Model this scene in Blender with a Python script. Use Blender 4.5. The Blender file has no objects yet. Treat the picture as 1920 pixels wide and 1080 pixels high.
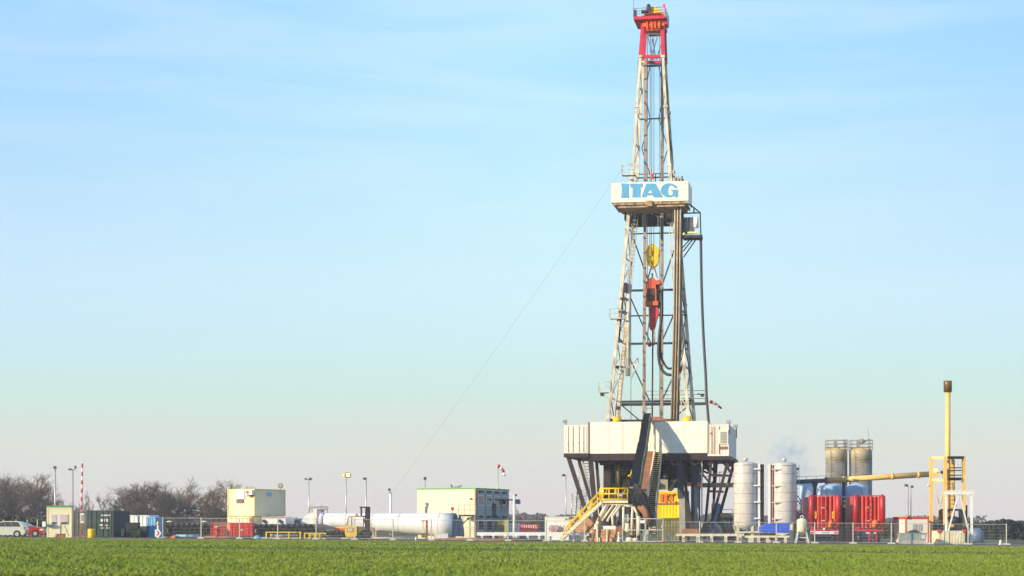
import bpy, bmesh, math, random
import numpy as np
from mathutils import Vector, Matrix
random.seed(7); np.random.seed(7)
SC = bpy.context.scene
COL = SC.collection
R = math.radians
# ------------------------------------------------------------------ camera, sky, sun, exposure
FPX, HOR, CAMZ = 3700.0, 988.0, 1.4          # focal length in photo pixels, horizon row, eye height
cam = bpy.data.cameras.new('camera'); camo = bpy.data.objects.new('camera', cam); COL.objects.link(camo)
cam.sensor_width = 36; cam.lens = 36 * FPX / 1920; cam.shift_y = (HOR - 540) / 1920
cam.clip_start = 0.5; cam.clip_end = 20000
camo.location = (0, 0, CAMZ); camo.rotation_euler = (R(90), 0, 0)
cam.dof.use_dof = True; cam.dof.focus_distance = 200; cam.dof.aperture_fstop = 0.95
SC.camera = camo
SUN_AZ, SUN_EL = 57, 18                       # sun behind the camera, to the left
sd = Vector((-math.sin(R(SUN_AZ)) * math.cos(R(SUN_EL)), -math.cos(R(SUN_AZ)) * math.cos(R(SUN_EL)), math.sin(R(SUN_EL))))
sl = bpy.data.lights.new('sun', 'SUN'); sl.energy = 5.0; sl.angle = R(0.5); sl.color = (1.0, 0.84, 0.58)
so = bpy.data.objects.new('sun', sl); COL.objects.link(so); so.rotation_euler = (-sd).to_track_quat('-Z', 'Y').to_euler()
SC.view_settings.view_transform = 'Standard'; SC.view_settings.look = 'None'
SC.view_settings.exposure = 0.38; SC.view_settings.gamma = 1.0
SC.cycles.max_bounces = 6; SC.cycles.volume_bounces = 0
def lin(c): return tuple(((x / 255) / 12.92 if x / 255 <= .04045 else ((x / 255 + .055) / 1.055) ** 2.4) for x in c)
W = bpy.data.worlds.new('World'); SC.world = W; W.use_nodes = True
nt = W.node_tree; N = nt.nodes; L = nt.links; bg = N['Background']
sky = N.new('ShaderNodeTexSky'); sky.sky_type = 'NISHITA'; sky.sun_disc = False
sky.sun_elevation = R(SUN_EL); sky.sun_rotation = R(180 + SUN_AZ); sky.air_density = 1.0; sky.dust_density = 1.5
tc = N.new('ShaderNodeTexCoord'); sx = N.new('ShaderNodeSeparateXYZ'); L.new(tc.outputs['Generated'], sx.inputs[0])
def nmath(op, a, b=None, clamp=False):
    n = N.new('ShaderNodeMath'); n.operation = op; n.use_clamp = clamp
    for i, v in enumerate((a, b)):
        if v is None: continue
        if isinstance(v, (int, float)): n.inputs[i].default_value = v
        else: L.new(v, n.inputs[i])
    return n.outputs[0]
# low winter sky: pale rose at the horizon, turquoise above it, clear blue higher up; slightly wavy bands
nz = N.new('ShaderNodeTexNoise'); nz.inputs['Scale'].default_value = 2.2; nz.inputs['Detail'].default_value = 3
mp0 = N.new('ShaderNodeMapping'); mp0.inputs['Scale'].default_value = (1, 1, 4); L.new(tc.outputs['Generated'], mp0.inputs[0]); L.new(mp0.outputs[0], nz.inputs['Vector'])
el = nmath('ADD', sx.outputs['Z'], nmath('MULTIPLY', nmath('SUBTRACT', nz.outputs['Fac'], 0.5), 0.035))
rp = N.new('ShaderNodeValToRGB'); L.new(nmath('MULTIPLY', el, 1.0, True), rp.inputs[0])
stops = [(0.0, (.68, .63, .61)), (.01, (.68, .645, .61)), (.035, (.67, .69, .605)), (.051, (.61, .71, .625)), (.067, (.522, .75, .657)), (.0936, (.531, .751, .787)), (.12, (.541, .767, .83)),
         (.157, (.502, .76, .829)), (.208, (.401, .699, .836)), (.253, (.326, .638, .828)), (.45, (.15, .40, .74)), (1.0, (.05, .19, .55))]
er = rp.color_ramp
while len(er.elements) < len(stops): er.elements.new(0.5)
for e, (p, c) in zip(er.elements, stops): e.position = p; e.color = (*c, 1)
# thin high cirrus streaks, tilted
mp = N.new('ShaderNodeMapping'); mp.inputs['Rotation'].default_value = (0, R(-9), 0); mp.inputs['Scale'].default_value = (3.0, 3.0, 26)
L.new(tc.outputs['Generated'], mp.inputs[0])
cn = N.new('ShaderNodeTexNoise'); cn.inputs['Scale'].default_value = 1.6; cn.inputs['Detail'].default_value = 7; cn.inputs['Roughness'].default_value = .55; cn.inputs['Distortion'].default_value = .5
L.new(mp.outputs[0], cn.inputs['Vector'])
cr = N.new('ShaderNodeMapRange'); cr.inputs['From Min'].default_value = .44; cr.inputs['From Max'].default_value = .64; cr.inputs['To Max'].default_value = .42
L.new(cn.outputs['Fac'], cr.inputs['Value'])
mx = N.new('ShaderNodeMix'); mx.data_type = 'RGBA'; L.new(nmath('MULTIPLY', cr.outputs[0], nmath('MULTIPLY', nmath('SUBTRACT', sx.outputs['Z'], .075), 12.0, True)), mx.inputs[0]); L.new(rp.outputs[0], mx.inputs[6]); mx.inputs[7].default_value = (.585, .80, .85, 1)
vs = N.new('ShaderNodeVectorMath'); vs.operation = 'SCALE'; vs.inputs['Scale'].default_value = 10.0; sidew = nmath('MULTIPLY', nmath('MULTIPLY', nmath('ABSOLUTE', nmath('SUBTRACT', sx.outputs['X'], 0.02)), 3.9, True), nmath('MULTIPLY', nmath('SUBTRACT', sx.outputs['Z'], .06), 10.0, True), True)
sm_ = N.new('ShaderNodeMix'); sm_.data_type = 'RGBA'; sm_.blend_type = 'MULTIPLY'; L.new(sidew, sm_.inputs[0]); L.new(mx.outputs[2], sm_.inputs[6]); sm_.inputs[7].default_value = (.83, .85, 1.0, 1)
L.new(sm_.outputs[2], vs.inputs[0])
m2 = N.new('ShaderNodeMix'); m2.data_type = 'RGBA'; m2.inputs[0].default_value = 0.9; L.new(sky.outputs[0], m2.inputs[6]); L.new(vs.outputs[0], m2.inputs[7])
L.new(m2.outputs[2], bg.inputs['Color']); bg.inputs['Strength'].default_value = 0.1

# ------------------------------------------------------------------ helpers
MATS = {}
def mat(name, rgb, rough=.55, metal=0.0, var=.12, scale=1.5, dirt=0.0, emit=0, spec=.4, dirtcol=(.16, .10, .06), bump=0):
    if name in MATS: return MATS[name]
    m = bpy.data.materials.new(name); m.use_nodes = True; t = m.node_tree; b = t.nodes['Principled BSDF']
    b.inputs['Roughness'].default_value = rough; b.inputs['Metallic'].default_value = metal; b.inputs['Specular IOR Level'].default_value = spec
    tc = t.nodes.new('ShaderNodeTexCoord'); n = t.nodes.new('ShaderNodeTexNoise'); n.inputs['Scale'].default_value = scale; n.inputs['Detail'].default_value = 6
    t.links.new(tc.outputs['Object'], n.inputs['Vector'])
    r = t.nodes.new('ShaderNodeValToRGB'); r.color_ramp.elements[0].position = .3; r.color_ramp.elements[1].position = .7
    r.color_ramp.elements[0].color = (*[max(0, c * (1 - var)) for c in rgb], 1); r.color_ramp.elements[1].color = (*[min(1, c * (1 + var)) for c in rgb], 1)
    t.links.new(n.outputs['Fac'], r.inputs[0]); out = r.outputs[0]
    if dirt:
        mpn = t.nodes.new('ShaderNodeMapping'); mpn.inputs['Scale'].default_value = (2.5, 2.5, .5); t.links.new(tc.outputs['Object'], mpn.inputs[0])
        n2 = t.nodes.new('ShaderNodeTexNoise'); n2.inputs['Scale'].default_value = 1.3; n2.inputs['Detail'].default_value = 8; t.links.new(mpn.outputs[0], n2.inputs['Vector'])
        mr = t.nodes.new('ShaderNodeMapRange'); mr.inputs['From Min'].default_value = .5; mr.inputs['From Max'].default_value = .75; mr.inputs['To Max'].default_value = dirt
        t.links.new(n2.outputs['Fac'], mr.inputs['Value'])
        mxn = t.nodes.new('ShaderNodeMix'); mxn.data_type = 'RGBA'; t.links.new(mr.outputs[0], mxn.inputs[0]); t.links.new(out, mxn.inputs[6]); mxn.inputs[7].default_value = (*dirtcol, 1); out = mxn.outputs[2]
    t.links.new(out, b.inputs['Base Color'])
    if bump:
        bn = t.nodes.new('ShaderNodeBump'); bn.inputs['Strength'].default_value = bump; t.links.new(n.outputs['Fac'], bn.inputs['Height']); t.links.new(bn.outputs[0], b.inputs['Normal'])
    if emit:
        b.inputs['Emission Color'].default_value = (*rgb, 1); b.inputs['Emission Strength'].default_value = emit
    MATS[name] = m; return m
def gz(X): return 0.04 - 0.0078 * max(-110, min(110, X))

class Frame:
    """upright frame turned clockwise by rot degrees; origin on the ray of photo column px at depth D"""
    def __init__(s, px=960, D=0, rot=0):
        s.X = (px - 960) / FPX * D; s.Y = D; s.c = math.cos(R(rot)); s.s = math.sin(R(rot)); s.rot = rot
        s.M = Matrix(((s.c, s.s, 0, s.X), (-s.s, s.c, 0, s.Y), (0, 0, 1, 0), (0, 0, 0, 1)))
    def q(s, px, py, v=0):
        a = (px - 960) / FPX; b = (HOR - py) / FPX
        t = (v + s.X * s.s + s.Y * s.c) / (a * s.s + s.c)
        return ((a * t - s.X) * s.c - (t - s.Y) * s.s, v, CAMZ + b * t)
    def u(s, px, v=0): return s.q(px, 0, v)[0]
    def z(s, py, px=None, v=0): return s.q(960 + s.X / max(s.Y, 1) * FPX if px is None else px, py, v)[2]
    def w(s, u, v, z=0): return s.M @ Vector((u, v, z))
    def g(s, u, v): return gz(s.w(u, v).x)
C = Frame()

class Mesh:
    def __init__(s): s.v = []; s.f = []; s.sm = []
    def add(s, vs, fs, sm=False):
        o = len(s.v); s.v += [tuple(x) for x in vs]; s.f += [tuple(i + o for i in f) for f in fs]; s.sm += [sm] * len(fs); return s
    def box(s, u0, u1, v0, v1, z0, z1):
        p = [(u0, v0, z0), (u1, v0, z0), (u1, v1, z0), (u0, v1, z0), (u0, v0, z1), (u1, v0, z1), (u1, v1, z1), (u0, v1, z1)]
        return s.add(p, [(0, 3, 2, 1), (4, 5, 6, 7), (0, 1, 5, 4), (1, 2, 6, 5), (2, 3, 7, 6), (3, 0, 4, 7)])
    def poly(s, pts, v0, v1):
        n = len(pts); p = [(a, v0, b) for a, b in pts] + [(a, v1, b) for a, b in pts]
        return s.add(p, [tuple(range(n)), tuple(range(2 * n - 1, n - 1, -1))] + [(i, i + n, (i + 1) % n + n, (i + 1) % n) for i in range(n)])
    def plan(s, pts, z0, z1, caps=True):
        n = len(pts); p = [(a, b, z0) for a, b in pts] + [(a, b, z1) for a, b in pts]
        return s.add(p, ([tuple(range(n - 1, -1, -1)), tuple(range(n, 2 * n))] if caps else []) + [(i, (i + 1) % n, (i + 1) % n + n, i + n) for i in range(n)])
    def tube(s, pts, r, n=8, cap=True, sm=True):
        pts = [Vector(p) for p in pts]; rs = r if isinstance(r, (list, tuple)) else [r] * len(pts)
        rings = []; up = None
        for i, p in enumerate(pts):
            d = (pts[min(i + 1, len(pts) - 1)] - pts[max(i - 1, 0)]).normalized()
            if up is None: up = Vector((0, 0, 1)) if abs(d.z) < .9 else Vector((0, 1, 0))
            x = d.cross(up); x = x.normalized() if x.length > 1e-5 else Vector((1, 0, 0)); y = d.cross(x).normalized(); up = -y if y.dot(up) < 0 else y
            rings += [p + (x * math.cos(2 * math.pi * k / n) + y * math.sin(2 * math.pi * k / n)) * rs[i] for k in range(n)]
        fs = [(i * n + k, i * n + (k + 1) % n, (i + 1) * n + (k + 1) % n, (i + 1) * n + k) for i in range(len(pts) - 1) for k in range(n)]
        s.add(rings, fs, sm)
        if cap:
            o = len(s.v) - n * len(pts); s.f += [tuple(o + k for k in range(n - 1, -1, -1)), tuple(o + n * (len(pts) - 1) + k for k in range(n))]; s.sm += [False] * 2
        return s
    def beam(s, p, q, w=.2, h=None):
        p = Vector(p); q = Vector(q); h = h or w; d = (q - p).normalized(); up = Vector((0, 0, 1)) if abs(d.z) < .95 else Vector((0, 1, 0))
        x = d.cross(up).normalized() * w / 2; y = d.cross(x).normalized() * h / 2
        return s.add([p - x - y, p + x - y, p + x + y, p - x + y, q - x - y, q + x - y, q + x + y, q - x + y], [(0, 3, 2, 1), (4, 5, 6, 7), (0, 1, 5, 4), (1, 2, 6, 5), (2, 3, 7, 6), (3, 0, 4, 7)])
    def lathe(s, u, v, prof, n=32, sm=True, close=True):
        p = [(u + r * math.cos(2 * math.pi * k / n), v + r * math.sin(2 * math.pi * k / n), z) for r, z in prof for k in range(n)]
        fs = [(i * n + k, i * n + (k + 1) % n, (i + 1) * n + (k + 1) % n, (i + 1) * n + k) for i in range(len(prof) - 1) for k in range(n)]
        s.add(p, fs, sm)
        if close:
            o = len(s.v) - n * len(prof); s.f += [tuple(o + k for k in range(n - 1, -1, -1)), tuple(o + n * (len(prof) - 1) + k for k in range(n))]; s.sm += [False] * 2
        return s
    def hollow(s, c, r, ri, v0, v1, n=20):       # open pipe along v
        u, z = c; rings = []
        for rr, vv in ((r, v0), (r, v1), (ri, v1), (ri, v0)):
            rings += [(u + rr * math.cos(2 * math.pi * k / n), vv, z + rr * math.sin(2 * math.pi * k / n)) for k in range(n)]
        return s.add(rings, [(i * n + k, ((i + 1) % 4) * n + k, ((i + 1) % 4) * n + (k + 1) % n, i * n + (k + 1) % n) for i in range(4) for k in range(n)], False)
    def ball(s, c, r, sq=(1, 1, 1), n=12, m=8):
        p = [(c[0] + r * sq[0] * math.sin(math.pi * i / m) * math.cos(2 * math.pi * k / n), c[1] + r * sq[1] * math.sin(math.pi * i / m) * math.sin(2 * math.pi * k / n), c[2] + r * sq[2] * math.cos(math.pi * i / m)) for i in range(m + 1) for k in range(n)]
        return s.add(p, [(i * n + k, (i + 1) * n + k, (i + 1) * n + (k + 1) % n, i * n + (k + 1) % n) for i in range(m) for k in range(n)], True)
    def rail(s, pts, h=1.05, r=.03, rails=(1.0, .5), post=True, step=1.6):
        pts = [Vector(p) for p in pts]
        for f in rails: s.tube([p + Vector((0, 0, h * f)) for p in pts], r, 5)
        if post:
            for a, b in zip(pts[:-1], pts[1:]):
                k = max(1, round((b - a).length / step))
                for i in range(k + 1): c = a.lerp(b, i / k); s.tube([c, c + Vector((0, 0, h))], r, 5)
        return s
    def ladder(s, p, q, w=.5, r=.03, step=.35, ax=(1, 0, 0)):
        p = Vector(p); q = Vector(q); x = Vector(ax) * w / 2; s.tube([p - x, q - x], r, 5); s.tube([p + x, q + x], r, 5)
        k = int((q - p).length / step)
        for i in range(1, k): c = p.lerp(q, i / k); s.tube([c - x, c + x], r * .8, 4)
        return s

def make(name, m, material, off=(0, 0, 0)):
    d = bpy.data.meshes.new(name); o = off
    d.from_pydata([(a - o[0], b - o[1], c - o[2]) for a, b, c in m.v], [], m.f); d.polygons.foreach_set('use_smooth', m.sm); d.materials.append(material)
    bm = bmesh.new(); bm.from_mesh(d); bmesh.ops.recalc_face_normals(bm, faces=bm.faces); bm.to_mesh(d); bm.free(); d.update()
    ob = bpy.data.objects.new(name, d); COL.objects.link(ob); return ob
def tag(o, label=None, cat=None, group=None, kind=None):
    for k, v in (('label', label), ('category', cat), ('group', group), ('kind', kind)):
        if v: o[k] = v
    return o
def islands(m):
    par = list(range(len(m.v)))
    def fd(a):
        while par[a] != a: par[a] = par[par[a]]; a = par[a]
        return a
    for f in m.f:
        for b in f[1:]: par[fd(b)] = fd(f[0])
    out = {}
    for f, sm in zip(m.f, m.sm): out.setdefault(fd(f[0]), []).append((f, sm))
    for fs in out.values():
        k = Mesh(); ids = {}
        for f, sm in fs: k.f.append(tuple(ids.setdefault(i, len(ids)) for i in f)); k.sm.append(sm)
        k.v = [m.v[i] for i in ids]; yield k
class Thing:
    def __init__(s, name, label, cat, F, u, v, z=None, group=None):
        s.F = F; s.z = F.g(u, v) if z is None else z; s.o = (u, v, s.z)
        s.root = bpy.data.objects.new(name, None); COL.objects.link(s.root); s.root.empty_display_size = .3
        s.root.matrix_world = F.M @ Matrix.Translation(s.o); tag(s.root, label, cat, group)
    def add(s, name, m, material, parent=None, label=None, split=False):
        if split:
            for k in islands(m): last = s.add(name, k, material, parent)
            return last
        ob = make(name, m, material, s.o); ob.parent = parent or s.root
        if label: ob['label'] = label
        return ob
def single(name, label, cat, F, m, material, u, v, z=None, group=None):
    z = F.g(u, v) if z is None else z
    ob = make(name, m, material, (u, v, z)); ob.matrix_world = F.M @ Matrix.Translation((u, v, z)); return tag(ob, label, cat, group)
def copy_tree(o, parent=None):
    c = o.copy(); COL.objects.link(c)
    if parent: c.parent = parent
    for ch in o.children: copy_tree(ch, c)
    return c
def ordinal(i): return ['first', 'second', 'third', 'fourth', 'fifth', 'sixth', 'seventh', 'eighth', 'ninth', 'tenth', 'eleventh', 'twelfth', 'thirteenth'][i]

# ------------------------------------------------------------------ materials
white = mat('white_paint', (.80, .76, .66), .45, var=.05, dirt=.35, dirtcol=(.5, .38, .25))
cool = mat('plain_white', (.78, .78, .76), .4, var=.05, dirt=.2, dirtcol=(.5, .45, .38))
cream = mat('cream_paint', (.80, .72, .47), .45, var=.05, dirt=.3, dirtcol=(.5, .36, .18))
tankw = mat('tank_white', (.60, .56, .52), .3, var=.08, dirt=.45, dirtcol=(.36, .29, .25), spec=.6)
legw = mat('mast_white', (.66, .59, .46), .5, var=.25, scale=1.4, dirt=1.0, dirtcol=(.22, .13, .10))
rusty = mat('rail_steel', (.34, .24, .19), .6, var=.3, scale=.8, dirt=.5, dirtcol=(.5, .42, .3))
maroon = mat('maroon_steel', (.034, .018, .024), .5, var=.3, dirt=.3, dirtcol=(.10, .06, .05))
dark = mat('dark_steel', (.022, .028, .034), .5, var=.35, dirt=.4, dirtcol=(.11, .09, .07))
black = mat('black_rubber', (.015, .013, .018), .45, var=.2)
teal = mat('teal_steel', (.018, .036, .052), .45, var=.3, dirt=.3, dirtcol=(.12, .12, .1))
brown = mat('rust_brown', (.30, .13, .06), .7, var=.25, scale=2, dirt=.4, dirtcol=(.2, .08, .04))
pipeb = mat('drill_pipe_steel', (.20, .11, .07), .35, .4, var=.4, scale=.5, dirt=.6, dirtcol=(.5, .42, .32))
red = mat('red_paint', (.60, .035, .025), .5, var=.25, dirt=.35, dirtcol=(.25, .05, .04))
crim = mat('crimson_paint', (.55, .02, .06), .45, var=.15)
orange = mat('orange_paint', (.75, .16, .02), .5, var=.2, dirt=.3)
yellow = mat('yellow_paint', (.85, .55, .01), .5, var=.14, dirt=.4, dirtcol=(.4, .22, .02))
gold = mat('ochre_paint', (.84, .54, .17), .5, var=.1, dirt=.3, dirtcol=(.4, .2, .05))
pale = mat('pale_pipe', (.72, .66, .48), .45, var=.15, dirt=.5, dirtcol=(.35, .25, .15))
olive = mat('olive_paint', (.16, .15, .05), .6, var=.25)
green = mat('green_trim', (.10, .36, .12), .5)
dgreen = mat('dark_green_paint', (.035, .065, .06), .5, var=.2, dirt=.2)
blue = mat('blue_paint', (.03, .10, .62), .4, var=.1)
lblue = mat('light_blue_paint', (.20, .45, .70), .4, var=.1)
navy = mat('slate_blue_and_shade', (.10, .16, .27), .5, var=.2)  # real slate blue, and the painted shade on the tube ends
blue_shade = mat('tank_blue_shade', (.42, .53, .67), .4, var=.08)  # white tanks standing in shade, the shade put into the paint
silo = mat('silo_grey', (.46, .38, .24), .5, var=.12, dirt=.4, dirtcol=(.2, .17, .1))
silob = mat('silo_lower_shadow', (.17, .15, .10), .6, var=.15, dirt=.3)  # silo grey darkened for the shadow on its lower part
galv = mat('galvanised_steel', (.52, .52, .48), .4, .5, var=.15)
glass = mat('window_glass', (.05, .06, .07), .08, var=.1, spec=.8)
cabg = mat('cab_glass', (.75, .78, .70), .05, var=.1, spec=.7); cabg.node_tree.nodes['Principled BSDF'].inputs['Alpha'].default_value = .35
lett = mat('sky_blue_lettering', (.10, .36, .62), .5, var=.06)
conc = mat('concrete', (.50, .46, .38), .8, var=.2)
timber = mat('timber', (.46, .24, .12), .7, var=.3, scale=3)
grey = mat('grey_paint', (.30, .30, .28), .5, var=.15)
silver = mat('silver_car_paint', (.62, .64, .55), .25, .2, var=.04, spec=.6)
glow = mat('lamp_glow', (1.0, .50, .16), emit=2.6)
redglow = mat('red_beacon', (1.0, .03, .06), emit=3)

# ------------------------------------------------------------------ ground
def sheet(name, xs, ys, material, dz, kind='structure'):
    m = Mesh(); n = len(xs)
    m.add([(x, y, gz(x) + dz) for y in ys for x in xs], [(j * n + i, j * n + i + 1, (j + 1) * n + i + 1, (j + 1) * n + i) for j in range(len(ys) - 1) for i in range(n - 1)])
    return tag(make(name, m, material), kind=kind)
def ground_mat(name, cols, s1, s2, bump=0, strips=0):
    m = bpy.data.materials.new(name); m.use_nodes = True; t = m.node_tree; b = t.nodes['Principled BSDF']; b.inputs['Roughness'].default_value = .9; b.inputs['Specular IOR Level'].default_value = .15
    tc = t.nodes.new('ShaderNodeTexCoord')
    mpn = t.nodes.new('ShaderNodeMapping'); mpn.inputs['Scale'].default_value = (1, .35, 1); mpn.inputs['Rotation'].default_value = (0, 0, R(4)); t.links.new(tc.outputs['Object'], mpn.inputs[0])
    a = t.nodes.new('ShaderNodeTexNoise'); a.inputs['Scale'].default_value = s1; a.inputs['Detail'].default_value = 8; a.inputs['Roughness'].default_value = .7; t.links.new(mpn.outputs[0], a.inputs['Vector'])
    a2 = t.nodes.new('ShaderNodeTexNoise'); a2.inputs['Scale'].default_value = s2; a2.inputs['Detail'].default_value = 5; t.links.new(tc.outputs['Object'], a2.inputs['Vector'])
    ad = t.nodes.new('ShaderNodeMath'); ad.operation = 'ADD'; t.links.new(a.outputs[0], ad.inputs[0]); t.links.new(a2.outputs[0], ad.inputs[1])
    hf = t.nodes.new('ShaderNodeMath'); hf.operation = 'MULTIPLY'; hf.inputs[1].default_value = .5; t.links.new(ad.outputs[0], hf.inputs[0])
    r = t.nodes.new('ShaderNodeValToRGB')
    while len(r.color_ramp.elements) < len(cols): r.color_ramp.elements.new(.5)
    for e, (p, c) in zip(r.color_ramp.elements, cols): e.position = p; e.color = (*c, 1)
    t.links.new(hf.outputs[0], r.inputs[0]); t.links.new(r.outputs[0], b.inputs['Base Color'])
    return m
gx = [-9000, -3000, -1000, -400, -200, -110, -60, 0, 60, 110, 200, 400, 1000, 3000, 9000]
sheet('ground', gx, [-300, 0, 30, 60, 100, 180, 260, 500, 1000, 3000, 12000], ground_mat('field_soil_and_crop', [(.35, (.05, .075, .013)), (.5, (.075, .105, .017)), (.65, (.10, .13, .024))], .35, .05), 0)
sheet('gravel_pad', [-110, -60, 0, 60, 110], [155, 200, 230, 262], ground_mat('gravel', [(.35, (.13, .10, .07)), (.5, (.20, .155, .11)), (.65, (.27, .22, .16))], 1.2, .2), .012)
# winter crop: blades over the near field, one uncountable mass
def crop():
    n = 420000
    y = 50 + (187 - 50) * np.random.rand(n) ** 1.25; x = (np.random.rand(n) * 2 - 1) * (.275 * y + 2)
    row = np.round(x / .25) * .25; x = row + np.random.randn(n) * .05
    patch = np.sin(x * .21 + y * .13) + np.sin(y * .31 + 1.3) + np.sin(x * .05 - y * .07) * 1.2 + .8 * np.sin(x * .9 + 2 * np.sin(y * .4))
    h = .055 + .02 * patch / 3 + np.random.rand(n) * .06; h = np.clip(h, .02, .15)
    tram = (np.abs((x + .35 * y) % 18 - 9) < .3) | (np.abs((x + .35 * y) % 18 - 7.2) < .3); h = np.where(tram, h * .25, h)
    band = ((np.abs(y - 116 - 3 * np.sin(x * .12)) < 7) & (x > -24)) | ((np.abs(y - 140 - 2 * np.sin(x * .1)) < 5) & (x > -14) & (x < 22)); h = np.where(band, h * .5, h); keep = ~(band & (np.random.rand(n) < .7)); x, y, h = x[keep], y[keep], h[keep]; n = len(x)
    ok = (y < 171 - .12 * x + 2.5 * np.sin(x * .23) + 1.5 * np.sin(x * .71) + np.random.randn(n) * 2.2); x, y, h = x[ok], y[ok], h[ok]; n = len(x)
    z = 0.04 - 0.0078 * np.clip(x, -110, 110)
    a = np.random.rand(n) * np.pi; w = .025 + np.random.rand(n) * .04
    lean = np.random.randn(n, 2) * .05
    v = np.empty((n, 3, 3), np.float32)
    v[:, 0] = np.stack([x - np.cos(a) * w, y - np.sin(a) * w, z - .01], 1); v[:, 1] = np.stack([x + np.cos(a) * w, y + np.sin(a) * w, z - .01], 1); v[:, 2] = np.stack([x + lean[:, 0], y + lean[:, 1], z + h], 1)
    d = bpy.data.meshes.new('crop_grass'); d.vertices.add(3 * n); d.vertices.foreach_set('co', v.ravel()); d.loops.add(3 * n); d.loops.foreach_set('vertex_index', np.arange(3 * n, dtype=np.int32))
    d.polygons.add(n); d.polygons.foreach_set('loop_start', np.arange(0, 3 * n, 3, dtype=np.int32)); d.polygons.foreach_set('loop_total', np.full(n, 3, np.int32)); d.update(calc_edges=True)
    m = ground_mat('crop_blades', [(.36, (.155, .215, .026)), (.5, (.195, .26, .034)), (.64, (.25, .285, .045))], .35, .05); d.materials.append(m)
    nd = m.node_tree; b = nd.nodes['Principled BSDF']; b.inputs['Roughness'].default_value = .6
    o = bpy.data.objects.new('crop_grass', d); COL.objects.link(o); tag(o, kind='stuff')
crop()

# ------------------------------------------------------------------ winter trees
def bare_tree(seed, h, spread, dens, nl):
    rnd = random.Random(seed); tr = Mesh(); cw = Mesh(); c = Vector((0, 0, h * .56)); ra, rb = h * .5 * spread, h * .45
    def seg(p, d, l, r, lev, up=.1):
        n = 4 if lev < 2 else 3; pts = [p]; rs = [r]
        for i in range(n):
            d = (d + Vector((rnd.uniform(-1, 1), rnd.uniform(-1, 1), rnd.uniform(-1, 1) + up)) * (.13 + .05 * lev)).normalized(); p = p + d * l / n; pts.append(p); rs.append(r * (1 - .5 * (i + 1) / n))
        (tr if lev < 2 else cw).tube(pts, rs, 6 if lev < 2 else 3, cap=False, sm=lev < 2); return pts, rs, d
    def grow(p, d, l, r, lev):
        pts, rs, d = seg(p, d, l, r, lev)
        if lev >= 5: return
        for i in range({1: 7, 2: 6, 3: 4, 4: dens}[lev]):
            t = rnd.uniform(.3, 1); n = len(pts) - 1; j = min(n - 1, int(t * n)); q_ = pts[j].lerp(pts[j + 1], t * n - j); a = rnd.uniform(0, 2 * math.pi); e = rnd.uniform(-.5, 1)
            nd = (d * .8 + Vector((math.cos(a), math.sin(a), e)).normalized() * rnd.uniform(.5, 1.1)).normalized(); grow(q_, nd, l * rnd.uniform(.38, .62), rs[j] * .6, lev + 1)
    pts, rs, d = seg(Vector((0, 0, 0)), Vector((0, 0, 1)), h * .5, h * .028, 0)
    for k in range(nl):
        a = k * 2.4 + rnd.uniform(-.4, .4); el = math.radians(rnd.uniform(0, 85)) * (.35 + .65 * (k / nl)); j = 1 + min(2, int(3 * k / nl)); p = pts[j].lerp(pts[j + 1], rnd.random())
        nd = Vector((math.cos(a) * math.cos(el), math.sin(a) * math.cos(el), math.sin(el) + .12)).normalized(); o = p - c
        A = (nd.x ** 2 + nd.y ** 2) / ra ** 2 + nd.z ** 2 / rb ** 2; B = 2 * ((o.x * nd.x + o.y * nd.y) / ra ** 2 + o.z * nd.z / rb ** 2); C_ = (o.x ** 2 + o.y ** 2) / ra ** 2 + o.z ** 2 / rb ** 2 - 1
        L_ = (-B + math.sqrt(max(0, B * B - 4 * A * C_))) / (2 * A); grow(p, nd, L_ * rnd.uniform(.62, .8), rs[j] * .62, 1)
    return tr, cw
bark = mat('bark', (.085, .06, .05), .9, var=.3); twig = mat('twigs', (.16, .10, .07), .9, var=.3, scale=.4); twigd = mat('dark_twigs', (.075, .065, .045), .9, var=.4, scale=.5)
protos = []
for sd_, hh, sp, dn, nl_, tm in ((1, 11, 1.0, 4, 17, twig), (2, 11, .8, 3, 12, twig), (5, 11, 1.1, 5, 20, twigd), (9, 11, .7, 3, 12, twig)):
    tr, cw = bare_tree(sd_, hh, sp, dn, nl_)
    mz = np.percentile([v[2] for v in cw.v], 99.2); kx = 11 / mz; kw = kx
    for q_ in (tr, cw): q_.v = [(a * kw, b * kw, c * kx) for a, b, c in q_.v]
    protos.append((tr, cw, tm))
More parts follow.
